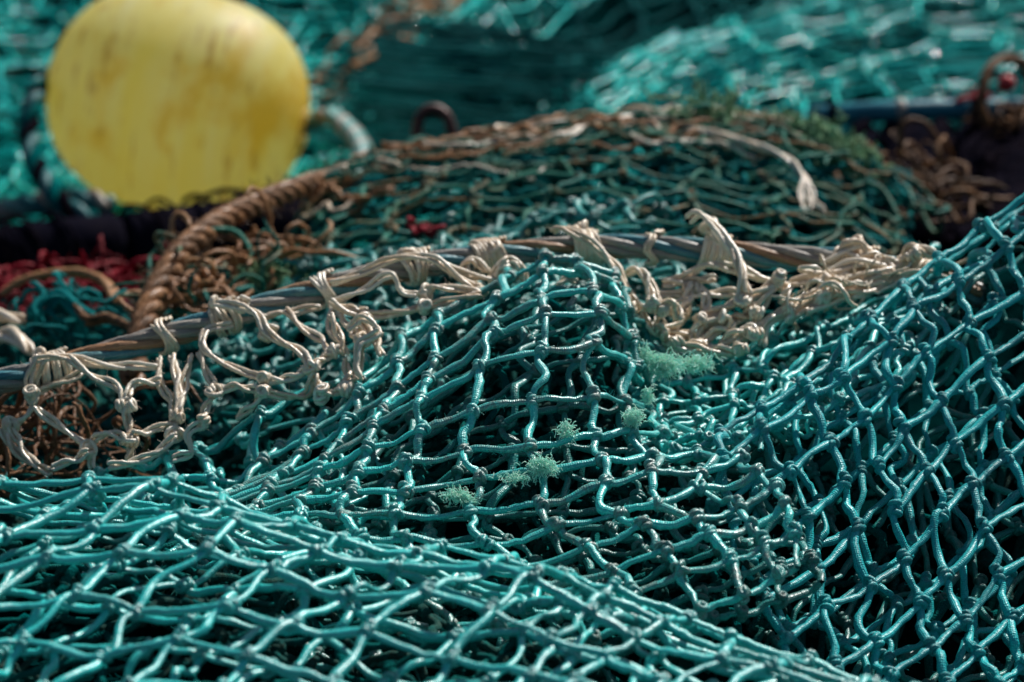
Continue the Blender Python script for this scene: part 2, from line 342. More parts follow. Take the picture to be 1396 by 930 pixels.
def smooth_curve(P, n):
    P = np.asarray(P, float); d = np.concatenate([[0], np.cumsum(np.linalg.norm(np.diff(P, axis=0), axis=1) ** .7)])
    q = herm(np.linspace(0, d[-1], n * 4), d, P)
    l = np.concatenate([[0], np.cumsum(np.linalg.norm(np.diff(q, axis=0), axis=1))])
    return np.stack([np.interp(np.linspace(0, l[-1], n), l, q[:, i]) for i in range(3)], 1)
def frames(P):
    T = nrm(np.gradient(P, axis=0)); n = np.array([0, 0, 1.0]); out = np.empty_like(P)
    for k in range(len(P)):
        n = n - (n @ T[k]) * T[k]; n = n / max(np.linalg.norm(n), 1e-9); out[k] = n
    return T, out, np.cross(T, out)
def strand(acc, pts, r, n=None, S=8, plies=1, spread=1.0, twist=0.0, seed=0, tint=None, wob=0.0, ends=True):
    g = np.random.default_rng(seed + 99)
    P0 = np.asarray(pts); n = n or max(8, len(P0) * 6)
    P = smooth_curve(P0, n)
    if wob: P = P + np.stack([np.convolve(g.normal(size=n + 6), np.ones(7) / 7, 'valid') for _ in range(3)], 1) * wob * 2.6
    T, N, B = frames(P); s = np.linspace(0, 1, n)
    ph0 = g.uniform(0, 6.3)
    for k in range(plies):
        if plies == 1: q = P
        else:
            ph = ph0 + 2 * math.pi * k / plies + twist * s * 2 * math.pi + .5 * np.sin(s * 5 + k * 2 + ph0)
            rad = r * spread * (1 + .25 * np.sin(s * 7 + 2.1 * k + ph0))
            q = P + N * (np.cos(ph) * rad)[:, None] + B * (np.sin(ph) * rad)[:, None]
        tt = np.array([[np.clip(g.normal(.5, .25), 0, 1), g.random(), g.random()]]) if tint is None else np.array([tint])
        acc.tubes(q[None], r * (1 + .06 * g.normal(size=(1, n))), S=S, tint=tt, ends=ends)
    return P
def laid_rope(parent, pts, R, nst, mats, pitch, n=160, seed=0, names='strand', rs=None):
    """rope of nst helical strands: each strand a part"""
    g = np.random.default_rng(seed); P = smooth_curve(pts, n); T, N, B = frames(P)
    l = np.concatenate([[0], np.cumsum(np.linalg.norm(np.diff(P, axis=0), axis=1))])
    rs = rs or R * (math.sin(math.pi / nst) / (1 + math.sin(math.pi / nst))) * 1.12
    for k in range(nst):
        ph = 2 * math.pi * (k / nst + l / pitch); a = Acc(); rad = R - rs
        q = P + rad * (N * np.cos(ph)[:, None] + B * np.sin(ph)[:, None])
        a.tubes(q[None], rs * (1 + .04 * g.normal(size=(1, n))), S=10, tint=np.array([[g.random(), g.random(), .5]]), ends=True)
        a.build(names, mats[k % len(mats)], parent)
    if nst > 4:
        a = Acc(); a.tubes(P[None], (R - rs) * .8, S=8); a.build('core', mats[0], parent)
    return P
def tuft(parent, c, size, n, mat, seed, r=.0002, flat=(1, 1, .7), label=None):
    g = np.random.default_rng(seed); a = Acc(); m = 10
    base = c + g.normal(0, 1, (n, 3)) * size * .28 * np.array(flat)
    P = np.empty((n, m, 3)); P[:, 0] = base; d = nrm(g.normal(0, 1, (n, 3)) + np.array([0, -.2, .35]))
    for k in range(1, m):
        d = nrm(d + g.normal(0, .30, (n, 3)) - np.array([0, 0, .05])); P[:, k] = P[:, k - 1] + d * (size * g.uniform(.03, .085, (n, 1)))
    a.tubes(P, r * g.uniform(.6, 1.3, n), S=4, tint=np.stack([g.random(n), g.random(n), g.random(n)], 1))
    o = a.build('frayed_tuft', mat, parent)
    if label: o['label'] = label
    return o
def tangle(acc, c, ext, n, r, seed, L=.08, S=6, m=14, curl=.34, flat=1.0):
    """n loose curling lengths of twine lying within ext (x,y,z half sizes) of c"""
    g = np.random.default_rng(seed); ext = np.array(ext)
    P = np.empty((n, m, 3)); P[:, 0] = c + g.uniform(-1, 1, (n, 3)) * ext; d = nrm(g.normal(0, 1, (n, 3)) * np.array([1, 1, .5 * flat]))
    for k in range(1, m):
        d = nrm(d + g.normal(0, curl, (n, 3)) * np.array([1, 1, .6 * flat]) - (P[:, k - 1] - c) / ext * .16); P[:, k] = P[:, k - 1] + d * (L / m)
    acc.tubes(P, r * g.uniform(.4, 1.15, n), S=S, tint=np.stack([np.clip(g.normal(.5, .35, n), 0, 1), g.random(n), g.random(n)], 1), ends=True)
# ================================================================== the nets in front
def rows(*rs):
    return Surf([(v, l) for v, l in rs])
# --- A: the near fold, lying almost level across the bottom left
A = rows(
 (-3, [(-1, 60, 700, 1.60), (2, 350, 745, 1.58), (5, 630, 810, 1.56), (8, 890, 860, 1.53), (12, 1215, 980, 1.50)]),
 (-2, [(-1, 40, 655, 1.55), (0, 145, 672, 1.55), (2, 335, 706, 1.54), (4, 525, 758, 1.53), (6, 705, 785, 1.51), (8, 872, 826, 1.48), (10, 1040, 885, 1.46), (12, 1200, 945, 1.45)]),
 (-1, [(-2, -90, 630, 1.51), (-1, 15, 640, 1.51), (0, 120, 656, 1.505), (1, 215, 668, 1.50), (2, 310, 688, 1.50), (3, 400, 708, 1.495), (4, 500, 740, 1.49), (5, 590, 758, 1.48), (6, 680, 767, 1.47), (7, 775, 785, 1.455), (8, 850, 808, 1.445), (9, 935, 838, 1.435), (10, 1020, 868, 1.425), (12, 1180, 926, 1.415), (14, 1330, 985, 1.40)]),
 (0, [(-2, -120, 690, 1.48), (-1, -20, 690, 1.48), (0, 84, 681, 1.48), (1, 186, 674, 1.475), (2, 289, 690, 1.47), (3, 384, 708, 1.465), (4, 480, 739, 1.46), (5, 570, 761, 1.455), (6, 670, 774, 1.445), (7, 760, 794, 1.435), (8, 840, 819, 1.425), (9, 920, 847, 1.415), (10, 1005, 878, 1.405), (12, 1170, 938, 1.395)]),
 (1, [(-1, -75, 726, 1.45), (0, 27, 723, 1.45), (1, 128, 716, 1.45), (2, 232, 720, 1.445), (3, 336, 728, 1.44), (4, 436, 750, 1.435), (5, 536, 772, 1.43), (6, 644, 785, 1.42), (7, 719, 800, 1.41), (8, 808, 827, 1.40), (9, 890, 860, 1.39), (10, 975, 890, 1.38), (12, 1150, 950, 1.37)]),
 (2, [(0, -35, 765, 1.42), (1, 68, 762, 1.42), (2, 168, 762, 1.42), (3, 274, 765, 1.415), (4, 376, 778, 1.41), (5, 468, 803, 1.405), (6, 569, 818, 1.395), (7, 660, 842, 1.385), (8, 748, 868, 1.375), (9, 834, 898, 1.365), (10, 918, 928, 1.355), (12, 1080, 990, 1.345)]),
 (3, [(0, -95, 815, 1.395), (1, 5, 820, 1.395), (2, 104, 820, 1.395), (3, 201, 826, 1.39), (4, 314, 830, 1.385), (5, 405, 854, 1.38), (6, 510, 872, 1.37), (7, 616, 894, 1.36), (8, 710, 915, 1.35), (9, 790, 942, 1.34), (10, 870, 970, 1.33)]),
 (4, [(1, -60, 872, 1.37), (2, 36, 875, 1.37), (3, 146, 882, 1.365), (4, 241, 884, 1.36), (5, 343, 902, 1.355), (6, 440, 930, 1.345), (7, 550, 952, 1.335), (8, 650, 975, 1.325), (10, 820, 1030, 1.30)]),
 (5.5, [(1, -140, 960, 1.33), (3, 60, 970, 1.33), (6, 350, 1020, 1.31), (10, 750, 1110, 1.28)]))
tA = thing('fishing_net', W(300, 830, 1.45), 'teal trawl net fold with loose wide meshes lying level across the bottom left', 'fishing net')
a = Acc(); net(a, A, (-5, 13), (-3, 5), r=.0018, jit=.09, slackU=.03, slackV=.075, seed=11, fuzz=12, wob=(.004, .12)); a.build('webbing', M['teal'], tA)
a = Acc()
net(a, A, (-5, 13), (-2, 5.5), off=(.012, .012, -.018), rot=.07, r=.0018, jit=.12, slackU=.06, slackV=.1, seed=12, wob=(.006, .1), core=False)
o = a.build('webbing', M['teal'], tA); o['label'] = 'second layer of teal webbing showing through the near fold'
a = Acc()
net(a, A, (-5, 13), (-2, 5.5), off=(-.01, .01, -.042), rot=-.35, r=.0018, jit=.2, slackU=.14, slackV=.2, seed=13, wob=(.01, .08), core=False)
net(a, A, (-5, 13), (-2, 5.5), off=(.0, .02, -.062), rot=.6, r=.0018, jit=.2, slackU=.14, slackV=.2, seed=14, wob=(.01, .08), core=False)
o = a.build('webbing', M['teal_dark'], tA); o['label'] = 'soiled webbing deep under the near fold, shade put into its dark colour'

# --- B: the mound in the middle, in focus
B = rows(
 (-2, [(0, 360, 640, 1.72), (3, 530, 510, 1.78), (5, 650, 420, 1.80), (7, 775, 375, 1.81), (9, 860, 420, 1.80), (10, 880, 470, 1.80)]),
 (-1, [(0, 350, 632, 1.69), (2, 467, 548, 1.71), (4, 575, 450, 1.74), (5, 640, 405, 1.75), (6, 715, 365, 1.755), (7, 765, 347, 1.76), (8, 822, 362, 1.76), (9, 852, 390, 1.77), (10, 872, 440, 1.78)]),
 (0, [(0, 330, 650, 1.66), (1, 400, 597, 1.67), (2, 457, 549, 1.68), (3, 508, 503, 1.69), (4, 567, 452, 1.70), (5, 633, 406, 1.71), (6, 709, 366, 1.715), (7, 757, 349, 1.72), (8, 815, 362, 1.73), (9, 845, 390, 1.75), (10, 866, 435, 1.78)]),
 (1, [(0, 305, 668, 1.64), (2, 440, 590, 1.66), (3, 500, 540, 1.665), (4, 552, 500, 1.67), (5, 618, 452, 1.68), (6, 684, 412, 1.685), (7, 755, 378, 1.69), (8, 819, 380, 1.70), (9, 852, 410, 1.73), (10, 872, 455, 1.77)]),
 (2, [(0, 270, 690, 1.62), (2, 420, 622, 1.64), (3, 490, 572, 1.645), (4, 545, 530, 1.65), (5, 622, 478, 1.655), (6, 700, 436, 1.66), (7, 790, 417, 1.665), (8, 840, 430, 1.68), (9, 862, 465, 1.72), (10, 880, 500, 1.76)]),
 (3, [(0, 240, 702, 1.61), (2, 410, 640, 1.63), (3, 478, 596, 1.63), (4, 541, 552, 1.635), (5, 622, 504, 1.64), (6, 695, 470, 1.642), (7, 783, 459, 1.645), (8, 838, 470, 1.66), (9, 866, 500, 1.70), (10, 885, 530, 1.75)]),
 (4, [(0, 220, 708, 1.60), (2, 400, 655, 1.615), (3, 465, 622, 1.615), (4, 532, 589, 1.62), (5, 611, 550, 1.62), (6, 688, 518, 1.622), (7, 773, 514, 1.625), (8, 836, 515, 1.64), (9, 868, 540, 1.68), (10, 890, 565, 1.72)]),
 (5, [(0, 210, 712, 1.59), (2, 395, 672, 1.605), (3, 460, 648, 1.605), (4, 533, 625, 1.605), (5, 604, 605, 1.605), (6, 682, 580, 1.605), (7, 768, 568, 1.607), (8, 846, 561, 1.62), (9, 880, 572, 1.65), (10, 908, 588, 1.68), (11, 950, 590, 1.70)]),
 (6, [(0, 205, 716, 1.58), (2, 385, 688, 1.595), (3, 455, 672, 1.592), (4, 523, 655, 1.59), (5, 598, 645, 1.59), (6, 684, 625, 1.59), (7, 775, 610, 1.592), (8, 850, 602, 1.60), (9, 895, 604, 1.62), (10, 942, 608, 1.64), (11, 1000, 600, 1.65)]),
 (7, [(0, 210, 722, 1.57), (2, 370, 700, 1.58), (4, 505, 686, 1.575), (5, 592, 678, 1.575), (6, 700, 660, 1.575), (7, 795, 642, 1.577), (8, 870, 628, 1.58), (9, 935, 620, 1.59), (10, 990, 608, 1.60), (11, 1038, 588, 1.61)]),
 (8, [(0, 230, 735, 1.56), (2, 380, 722, 1.565), (4, 505, 716, 1.56), (5, 590, 718, 1.56), (6, 684, 706, 1.56), (7, 770, 685, 1.56), (8, 845, 667, 1.56), (9, 910, 658, 1.57), (10, 972, 645, 1.58), (11, 1035, 618, 1.59)]),
 (9, [(0, 270, 755, 1.545), (2, 420, 748, 1.545), (4, 540, 750, 1.545), (5, 635, 752, 1.545), (6, 735, 742, 1.545), (7, 813, 722, 1.545), (8, 885, 710, 1.545), (9, 950, 702, 1.55), (10, 1012, 678, 1.56), (11, 1052, 645, 1.57)]),
 (10, [(2, 460, 785, 1.53), (4, 580, 790, 1.53), (5, 670, 790, 1.53), (6, 765, 776, 1.53), (7, 852, 753, 1.53), (8, 925, 737, 1.53), (9, 990, 718, 1.535), (10, 1040, 695, 1.545), (11, 1072, 670, 1.55)]),
 (11, [(2, 500, 830, 1.515), (5, 710, 830, 1.515), (6, 800, 812, 1.515), (7, 885, 787, 1.515), (8, 955, 768, 1.515), (9, 1015, 748, 1.52), (10, 1058, 728, 1.53), (11, 1090, 700, 1.53)]),
 (13, [(2, 560, 920, 1.48), (6, 860, 890, 1.49), (8, 990, 845, 1.49), (10, 1085, 800, 1.50), (11, 1110, 770, 1.50)]))
tB = thing('fishing_net', W(690, 640, 1.68), 'teal trawl net humped into a mound in the middle, hung with frayed green tufts', 'fishing net')
a = Acc(); net(a, B, (0, 11), (-2, 13), r=.0019, jit=.085, slackU=.035, slackV=.09, seed=21, fuzz=30, wob=(.003, .12)); o = a.build('webbing', M['teal_worn'], tB)
a = Acc()
net(a, B, (0, 11), (-1, 13), off=(.014, .016, -.02), rot=.06, r=.0018, jit=.12, slackU=.07, slackV=.13, seed=22, wob=(.005, .1), core=False, tintb=.2)
o = a.build('webbing', M['teal_dim'], tB); o['label'] = 'second layer of teal webbing inside the mound'
a = Acc()
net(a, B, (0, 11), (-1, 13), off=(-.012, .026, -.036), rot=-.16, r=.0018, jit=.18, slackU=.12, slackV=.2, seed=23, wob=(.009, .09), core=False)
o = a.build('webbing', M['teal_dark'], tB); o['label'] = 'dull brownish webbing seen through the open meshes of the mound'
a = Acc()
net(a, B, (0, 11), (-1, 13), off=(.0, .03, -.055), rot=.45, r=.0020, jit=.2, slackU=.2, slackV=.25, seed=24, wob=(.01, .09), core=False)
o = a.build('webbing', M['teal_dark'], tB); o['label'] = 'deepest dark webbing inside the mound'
for k, (px, py, d, sz, n, fl) in enumerate([(738, 636, 1.578, .0115, 170, (1.2, .6, .8)), (706, 652, 1.574, .009, 60, (2.0, .6, .4)), (625, 676, 1.572, .010, 130, (1.5, .6, .5)), (640, 684, 1.572, .006, 50, (1.5, .6, .5)),
        (772, 590, 1.60, .010, 60, (.8, .6, 1.2)), (864, 570, 1.615, .010, 140, (1.1, .6, .8)), (903, 498, 1.69, .014, 260, (1.3, .8, .8)), (948, 496, 1.70, .012, 150, (1.5, .8, .5)), (880, 486, 1.69, .009, 90, (.7, .6, 1.2)), (884, 540, 1.66, .008, 70, (.6, .6, 1.3))]):
    tuft(tB, W(px, py, d), sz * .8, int(n * 1.9), M['fluff'], 300 + k, flat=fl)

# --- E: the flap tied to the beige meshes, left of the mound
E = rows(
 (-1, [(0, 130, 640, 1.74), (2, 265, 575, 1.75), (5, 485, 465, 1.77)]),
 (0, [(0, 150, 655, 1.70), (1, 215, 628, 1.70), (2, 277, 602, 1.70), (3, 350, 562, 1.705), (4, 425, 528, 1.71), (5, 492, 492, 1.72)]),
 (1, [(0, 180, 688, 1.67), (1, 222, 670, 1.67), (2, 282, 650, 1.67), (3, 362, 638, 1.67), (4, 440, 600, 1.68), (5, 505, 555, 1.69)]),
 (2, [(0, 190, 718, 1.64), (1, 245, 708, 1.64), (2, 310, 700, 1.64), (3, 380, 690, 1.64), (4, 455, 655, 1.65), (5, 520, 610, 1.66)]),
 (4, [(0, 200, 770, 1.58), (2, 340, 765, 1.58), (5, 550, 700, 1.60)]))
tE = thing('fishing_net', W(320, 650, 1.72), 'teal netting flap knotted to the beige meshes left of the mound', 'fishing net')
a = Acc(); net(a, E, (-1, 5), (0, 4), r=.0019, jit=.13, slackU=.1, slackV=.12, seed=31, fuzz=14, wob=(.005, .1))
net(a, E, (-1, 5), (-1, 4), off=(.01, .02, -.025), rot=.5, r=.0019, jit=.2, slackU=.2, slackV=.2, seed=32, wob=(.01, .08), core=False)
a.build('webbing', M['teal'], tE)
a = Acc(); net(a, E, (-1, 6), (-2, 4), off=(0, .04, -.05), rot=-.4, scl=.8, r=.0018, jit=.25, slackU=.3, slackV=.3, seed=33, wob=(.015, .08), core=False)
o = a.build('webbing', M['teal_dark'], tE); o['label'] = 'dark webbing crumpled below the flap'

# --- C: the steep fold on the right, in its own shade
def crow(v, dx=0, dy=0, dd=0):
    return (v, [(u, 1040 + 53 * u + 18 * max(v, 0) + dx + 6 * math.sin(u * 1.1), 560 - 42 * u + 61 * max(v, 0) + dy + 7 * math.sin(u * .8 + 1), 1.625 + .018 * u - .017 * max(v, 0) + dd) for u in range(-7, 14)])
CC = rows(crow(-2, -16, 30, .08), crow(-1, -12, 4, .035), crow(0), crow(1), crow(2), crow(4), crow(6, 0, 6), crow(9))
tC = thing('fishing_net', W(1230, 700, 1.62), 'blue teal trawl net fold with steep diamond meshes rising in shade on the right', 'fishing net')
mk = lambda P: P[:, 0] > .108 + .02 * np.sin(P[:, 2] * 60)
a = Acc(); net(a, CC, (-7, 13), (-2, 9), r=.0019, jit=.09, slackU=.03, slackV=.11, seed=41, fuzz=18, wob=(.004, .12), mask=mk); a.build('webbing', M['teal_blue'], tC)
a = Acc()
net(a, CC, (-7, 13), (-1, 9), off=(.010, .014, -.012), rot=.06, r=.0018, jit=.11, slackU=.05, slackV=.12, seed=42, wob=(.006, .1), core=False, mask=mk)
o = a.build('webbing', M['teal_blue'], tC); o['label'] = 'second layer of webbing close behind the diamond meshes'
a = Acc()
net(a, CC, (-7, 13), (-1, 9), off=(-.01, .022, -.034), rot=-.25, r=.0018, jit=.16, slackU=.1, slackV=.18, seed=43, wob=(.01, .09), core=False, mask=mk)
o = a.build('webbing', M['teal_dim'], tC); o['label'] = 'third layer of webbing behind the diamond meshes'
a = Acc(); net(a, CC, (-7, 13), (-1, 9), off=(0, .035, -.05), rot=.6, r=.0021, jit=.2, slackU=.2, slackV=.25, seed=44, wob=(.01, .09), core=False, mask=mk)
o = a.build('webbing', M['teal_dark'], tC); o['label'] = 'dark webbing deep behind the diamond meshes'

# --- D: the sunlit hollow between mound and right fold
D = rows(
 (-1, [(0, 850, 462, 1.80), (3, 1010, 455, 1.81), (6, 1160, 388, 1.83), (8, 1255, 348, 1.84)]),
 (0, [(0, 848, 485, 1.765), (1, 905, 492, 1.765), (2, 960, 484, 1.765), (3, 1010, 472, 1.77), (4, 1060, 450, 1.775), (5, 1110, 428, 1.78), (6, 1160, 403, 1.79), (7, 1210, 380, 1.80), (8, 1258, 360, 1.81)]),
 (1, [(0, 845, 512, 1.735), (1, 900, 514, 1.735), (2, 955, 507, 1.735), (3, 1005, 497, 1.74), (4, 1060, 477, 1.745), (5, 1110, 454, 1.75), (6, 1165, 430, 1.76), (7, 1215, 405, 1.77), (8, 1268, 384, 1.78)]),
 (2, [(0, 848, 542, 1.705), (2, 950, 532, 1.705), (4, 1055, 507, 1.715), (6, 1160, 460, 1.73), (8, 1275, 412, 1.75)]),
 (3, [(0, 855, 572, 1.68), (2, 945, 560, 1.68), (4, 1045, 537, 1.69), (6, 1135, 497, 1.70), (8, 1250, 450, 1.72)]),
 (4, [(0, 870, 602, 1.652), (2, 945, 590, 1.652), (4, 1036, 566, 1.66), (6, 1110, 532, 1.675), (8, 1230, 480, 1.69)]),
 (5.5, [(0, 890, 640, 1.61), (2, 955, 622, 1.61), (4, 1030, 597, 1.62), (6, 1100, 565, 1.64), (8, 1220, 520, 1.66)]))
tD = thing('fishing_net', W(960, 560, 1.74), 'bright sunlit teal net lying flat in the hollow between the mound and the right fold', 'fishing net')
a = Acc(); net(a, D, (0, 8), (-1, 5.5), r=.0017, jit=.13, slackU=.08, slackV=.12, seed=51, fuzz=14, wob=(.005, .1))
net(a, D, (0, 8), (-1, 5.5), off=(.012, .01, -.014), rot=.5, r=.0016, jit=.2, slackU=.14, slackV=.18, seed=52, wob=(.007, .08), core=False)
a.build('webbing', M['teal'], tD)
a = Acc(); net(a, D, (0, 8), (-2, 5.5), off=(0, .02, -.034), rot=-.3, r=.0019, jit=.2, slackU=.2, slackV=.25, seed=53, wob=(.01, .08), core=False)
o = a.build('webbing', M['teal_dark'], tD); o['label'] = 'dark webbing under the sunlit hollow'

# ================================================================== behind the headrope
F = rows(
 (-3, [(0, 440, 310, 2.32), (6, 790, 190, 2.34), (13, 1280, 310, 2.32)]),
 (-1, [(0, 425, 285, 2.24), (3, 553, 212, 2.24), (6, 782, 170, 2.25), (9, 1022, 164, 2.25), (13, 1265, 290, 2.24)]),
 (0, [(0, 415, 292, 2.18), (1, 438, 252, 2.18), (2, 480, 224, 2.18), (3, 550, 207, 2.19), (4, 620, 192, 2.19), (5, 700, 180, 2.19), (6, 780, 167, 2.20), (7, 860, 158, 2.20), (8, 940, 154, 2.20), (9, 1020, 160, 2.20), (10, 1100, 180, 2.19), (11, 1170, 207, 2.18), (12, 1225, 247, 2.17), (13, 1262, 292, 2.16)]),
 (3, [(0, 385, 345, 2.10), (2, 450, 285, 2.10), (4, 580, 252, 2.10), (6, 740, 232, 2.11), (8, 910, 222, 2.11), (10, 1075, 240, 2.11), (12, 1205, 290, 2.10), (13, 1245, 330, 2.09)]),
 (6, [(0, 350, 415, 2.00), (2, 430, 350, 2.01), (4, 560, 310, 2.02), (6, 730, 292, 2.02), (8, 905, 285, 2.02), (10, 1080, 300, 2.02), (12, 1215, 335, 2.01), (13, 1250, 365, 2.0)]),
 (8, [(0, 320, 460, 1.93), (2, 420, 400, 1.93), (4, 550, 355, 1.94), (6, 720, 340, 1.94), (8, 900, 340, 1.94), (10, 1080, 352, 1.94), (13, 1250, 390, 1.93)]))
tF = thing('fishing_net', W(830, 260, 2.2), 'low heap of old olive and brown netting, out of focus behind the rope', 'fishing net')
a = Acc()
net(a, F, (0, 13), (-3, 8), rot=.12, su=1.2, sv=.8, r=.0016, jit=.18, slackU=.08, slackV=.16, seed=61, wob=(.008, .1), S=6)
a.build('webbing', M['olive'], tF); a = Acc()
net(a, F, (0, 13), (-2, 8), off=(.01, .01, -.012), rot=-.2, su=1.2, sv=.8, r=.0016, jit=.2, slackU=.1, slackV=.18, seed=62, wob=(.01, .09), S=6, core=False)
a.build('webbing', M['teal_mid'], tF)
a = Acc(); net(a, F, (0, 13), (-1, 8), off=(0, .02, -.03), rot=.5, scl=.8, r=.0018, jit=.22, slackU=.2, slackV=.25, seed=63, wob=(.012, .08), S=6, core=False)
o = a.build('webbing', M['teal_dark'], tF); o['label'] = 'dark green webbing inside the old heap'
a = Acc()
LT = {'brown': Acc(), 'beige': Acc(), 'olive': Acc()}
for k in range(60):          # long brown lengths strung over the top of the heap
    u0 = random.uniform(0, 9); v0 = random.uniform(-.6, 2.4); L_ = random.uniform(1.2, 3.6); n_ = 7
    uu = np.linspace(u0, u0 + L_, n_); vv = v0 + np.cumsum(np.array([random.gauss(0, .34) for _ in range(n_)]))
    strand(LT[('brown', 'olive', 'brown', 'beige', 'olive')[k % 5]], F(uu, vv) + np.array([0, 0, .003]), random.uniform(.0008, .0015), n=40, seed=k, plies=random.choice([1, 1, 2]), twist=3, spread=.9, wob=.0012)
o = LT['brown'].build('loose_twine', M['brown'], tF); o['label'] = 'rust brown lengths of twine strung over the crest of the old heap'
o = LT['beige'].build('loose_twine', M['beige'], tF); o['label'] = 'cream lengths of twine strung over the crest of the old heap'
o = LT['olive'].build('loose_twine', M['olive'], tF); o['label'] = 'olive lengths of twine strung over the crest of the old heap'
a = Acc()
strand(a, Wl([(900, 175, 2.17), (960, 178, 2.15), (1020, 195, 2.13), (1070, 215, 2.11), (1098, 245, 2.09), (1105, 285, 2.07)]), .0013, plies=3, twist=2, seed=5, n=50)
for k in range(9): strand(a, Wl([(1095, 240, 2.09), (1100 + random.uniform(-12, 12), 265, 2.075), (1106 + random.uniform(-22, 22), 292 + random.uniform(-10, 8), 2.06)]), .0007, seed=70 + k, n=16)
o = a.build('loose_twine', M['beige'], tF); o['label'] = 'pale twine with a splayed end hanging down the old heap'
for k, (px, py, d, sz, n) in enumerate([(1112, 185, 2.18, .024, 150), (1145, 205, 2.17, .024, 160), (1175, 222, 2.16, .02, 90), (1075, 178, 2.18, .026, 100), (940, 160, 2.18, .03, 120), (990, 165, 2.18, .03, 120)]):
    tuft(tF, W(px, py, d), sz, n, M['moss'], 400 + k, r=.0008)
# net running under the headrope
G = rows(
 (-1, [(0, 350, 400, 2.04), (3, 520, 330, 2.06), (8, 860, 300, 2.06)]),
 (0, [(0, 345, 405, 1.99), (1, 400, 365, 1.99), (2, 460, 340, 2.0), (4, 590, 318, 2.0), (6, 720, 302, 2.0), (8, 840, 296, 2.0)]),
 (2, [(0, 330, 440, 1.93), (2, 450, 385, 1.93), (4, 580, 352, 1.93), (6, 710, 330, 1.93), (8, 860, 318, 1.93)]),
 (4, [(0, 310, 480, 1.87), (2, 450, 430, 1.87), (4, 590, 390, 1.87), (6, 720, 365, 1.87), (8, 880, 350, 1.87)]),
 (7, [(0, 300, 560, 1.79), (2, 440, 520, 1.79), (4, 600, 460, 1.80), (6, 740, 430, 1.81), (8, 900, 430, 1.82)]))
tG = thing('fishing_net', W(580, 370, 2.0), 'teal net passing under the twisted rope, between it and the brown heap', 'fishing net')
a = Acc()
net(a, G, (-1, 9), (-1, 7), rot=.2, scl=.8, r=.0020, jit=.2, slackU=.16, slackV=.2, seed=65, wob=(.008, .1), S=6)
net(a, G, (-1, 9), (-1, 7), off=(.01, .015, -.02), rot=-.35, scl=.8, r=.0019, jit=.22, slackU=.22, slackV=.25, seed=66, wob=(.01, .09), S=6, core=False)
a.build('webbing', M['teal_dim'], tG)
a = Acc(); net(a, G, (-1, 9), (-1, 7), off=(0, .03, -.04), rot=.6, scl=.8, r=.0019, jit=.22, slackU=.22, slackV=.25, seed=67, wob=(.01, .09), S=6, core=False)
o = a.build('webbing', M['teal_dark'], tG); o['label'] = 'dark webbing beneath the net under the rope'
tuft(tG, W(362, 385, 1.97), .03, 110, M['moss'], 420, r=.0006)
# net under the pale meshes on the right of the rope
H = rows(
 (-1, [(0, 850, 360, 1.92), (7, 1270, 380, 1.92)]),
 (0, [(0, 850, 375, 1.88), (3, 1010, 385, 1.88), (7, 1260, 392, 1.88)]),
 (3, [(0, 845, 470, 1.80), (3, 1000, 470, 1.80), (7, 1240, 430, 1.82)]),
 (5, [(0, 845, 540, 1.74), (3, 1000, 530, 1.75), (7, 1240, 480, 1.78)]))
tH = thing('fishing_net', W(1020, 430, 1.88), 'dark teal net in the gap below the rope, half hidden by pale knotted meshes', 'fishing net')
a = Acc(); net(a, H, (-1, 8), (-1, 5), off=(0, .02, -.02), rot=.3, scl=.8, r=.0019, jit=.2, slackU=.2, slackV=.22, seed=68, wob=(.01, .09), S=6)
net(a, H, (-1, 8), (-1, 5), off=(0, .03, -.045), rot=-.3, scl=.8, r=.0019, jit=.2, slackU=.2, slackV=.22, seed=69, wob=(.01, .09), S=6, core=False)
a.build('webbing', M['teal_dark'], tH)

# ================================================================== background nets
J1 = rows(
 (-2, [(0, -120, -190, 3.9), (5, 250, -190, 4.0), (11, 760, -170, 4.0), (22, 1560, -170, 4.0)]),
 (0, [(0, -110, -80, 3.40), (5, 250, -90, 3.42), (11, 720, -80, 3.45), (22, 1540, -80, 3.6)]),
 (4, [(0, -100, 30, 3.12), (5, 240, 40, 3.12), (8, 480, 40, 3.1), (11, 690, 30, 3.15), (22, 1520, 30, 3.3)]),
 (8, [(0, -90, 130, 2.92), (5, 240, 150, 2.92), (8, 470, 160, 2.88), (11, 700, 150, 2.90), (22, 1510, 130, 3.0)]),
 (12, [(0, -80, 230, 2.74), (5, 230, 240, 2.74), (8, 460, 235, 2.70), (11, 720, 210, 2.70), (22, 1500, 200, 2.75)]),
 (16, [(0, -80, 320, 2.58), (5, 230, 330, 2.58), (11, 720, 280, 2.54), (22, 1500, 270, 2.55)]))
J1.mod = lambda u, v: .035 * np.sin(v * 1.25 + .55 * u + .8 * np.sin(u * .7)) + .02 * np.sin(u * 1.3 - v * .5)
tJ = thing('fishing_net', W(120, 150, 3.0), 'pale glittering teal net spread out of focus behind the yellow float', 'fishing net')
a = Acc()
net(a, J1, (-4, 11), (-2, 16), rot=.2, scl=.9, r=.0019, jit=.15, slackU=.07, slackV=.13, seed=71, wob=(.015, .35), S=6, Mp=6, knots=2)
net(a, J1, (-4, 22), (-2, 16), off=(0, .0, -.015), rot=-.3, scl=.9, r=.0019, jit=.18, slackU=.09, slackV=.14, seed=72, wob=(.015, .3), S=6, Mp=6, knots=2, core=False)
a.build('webbing', M['teal_back'], tJ); a = Acc()
net(a, J1, (-4, 22), (-2, 16), off=(0, .0, -.045), rot=.7, scl=.62, r=.0026, jit=.25, slackU=.25, slackV=.25, seed=73, wob=(.026, .25), S=6, Mp=6, knots=2, core=False)
a.build('webbing', M['teal_dark'], tJ)
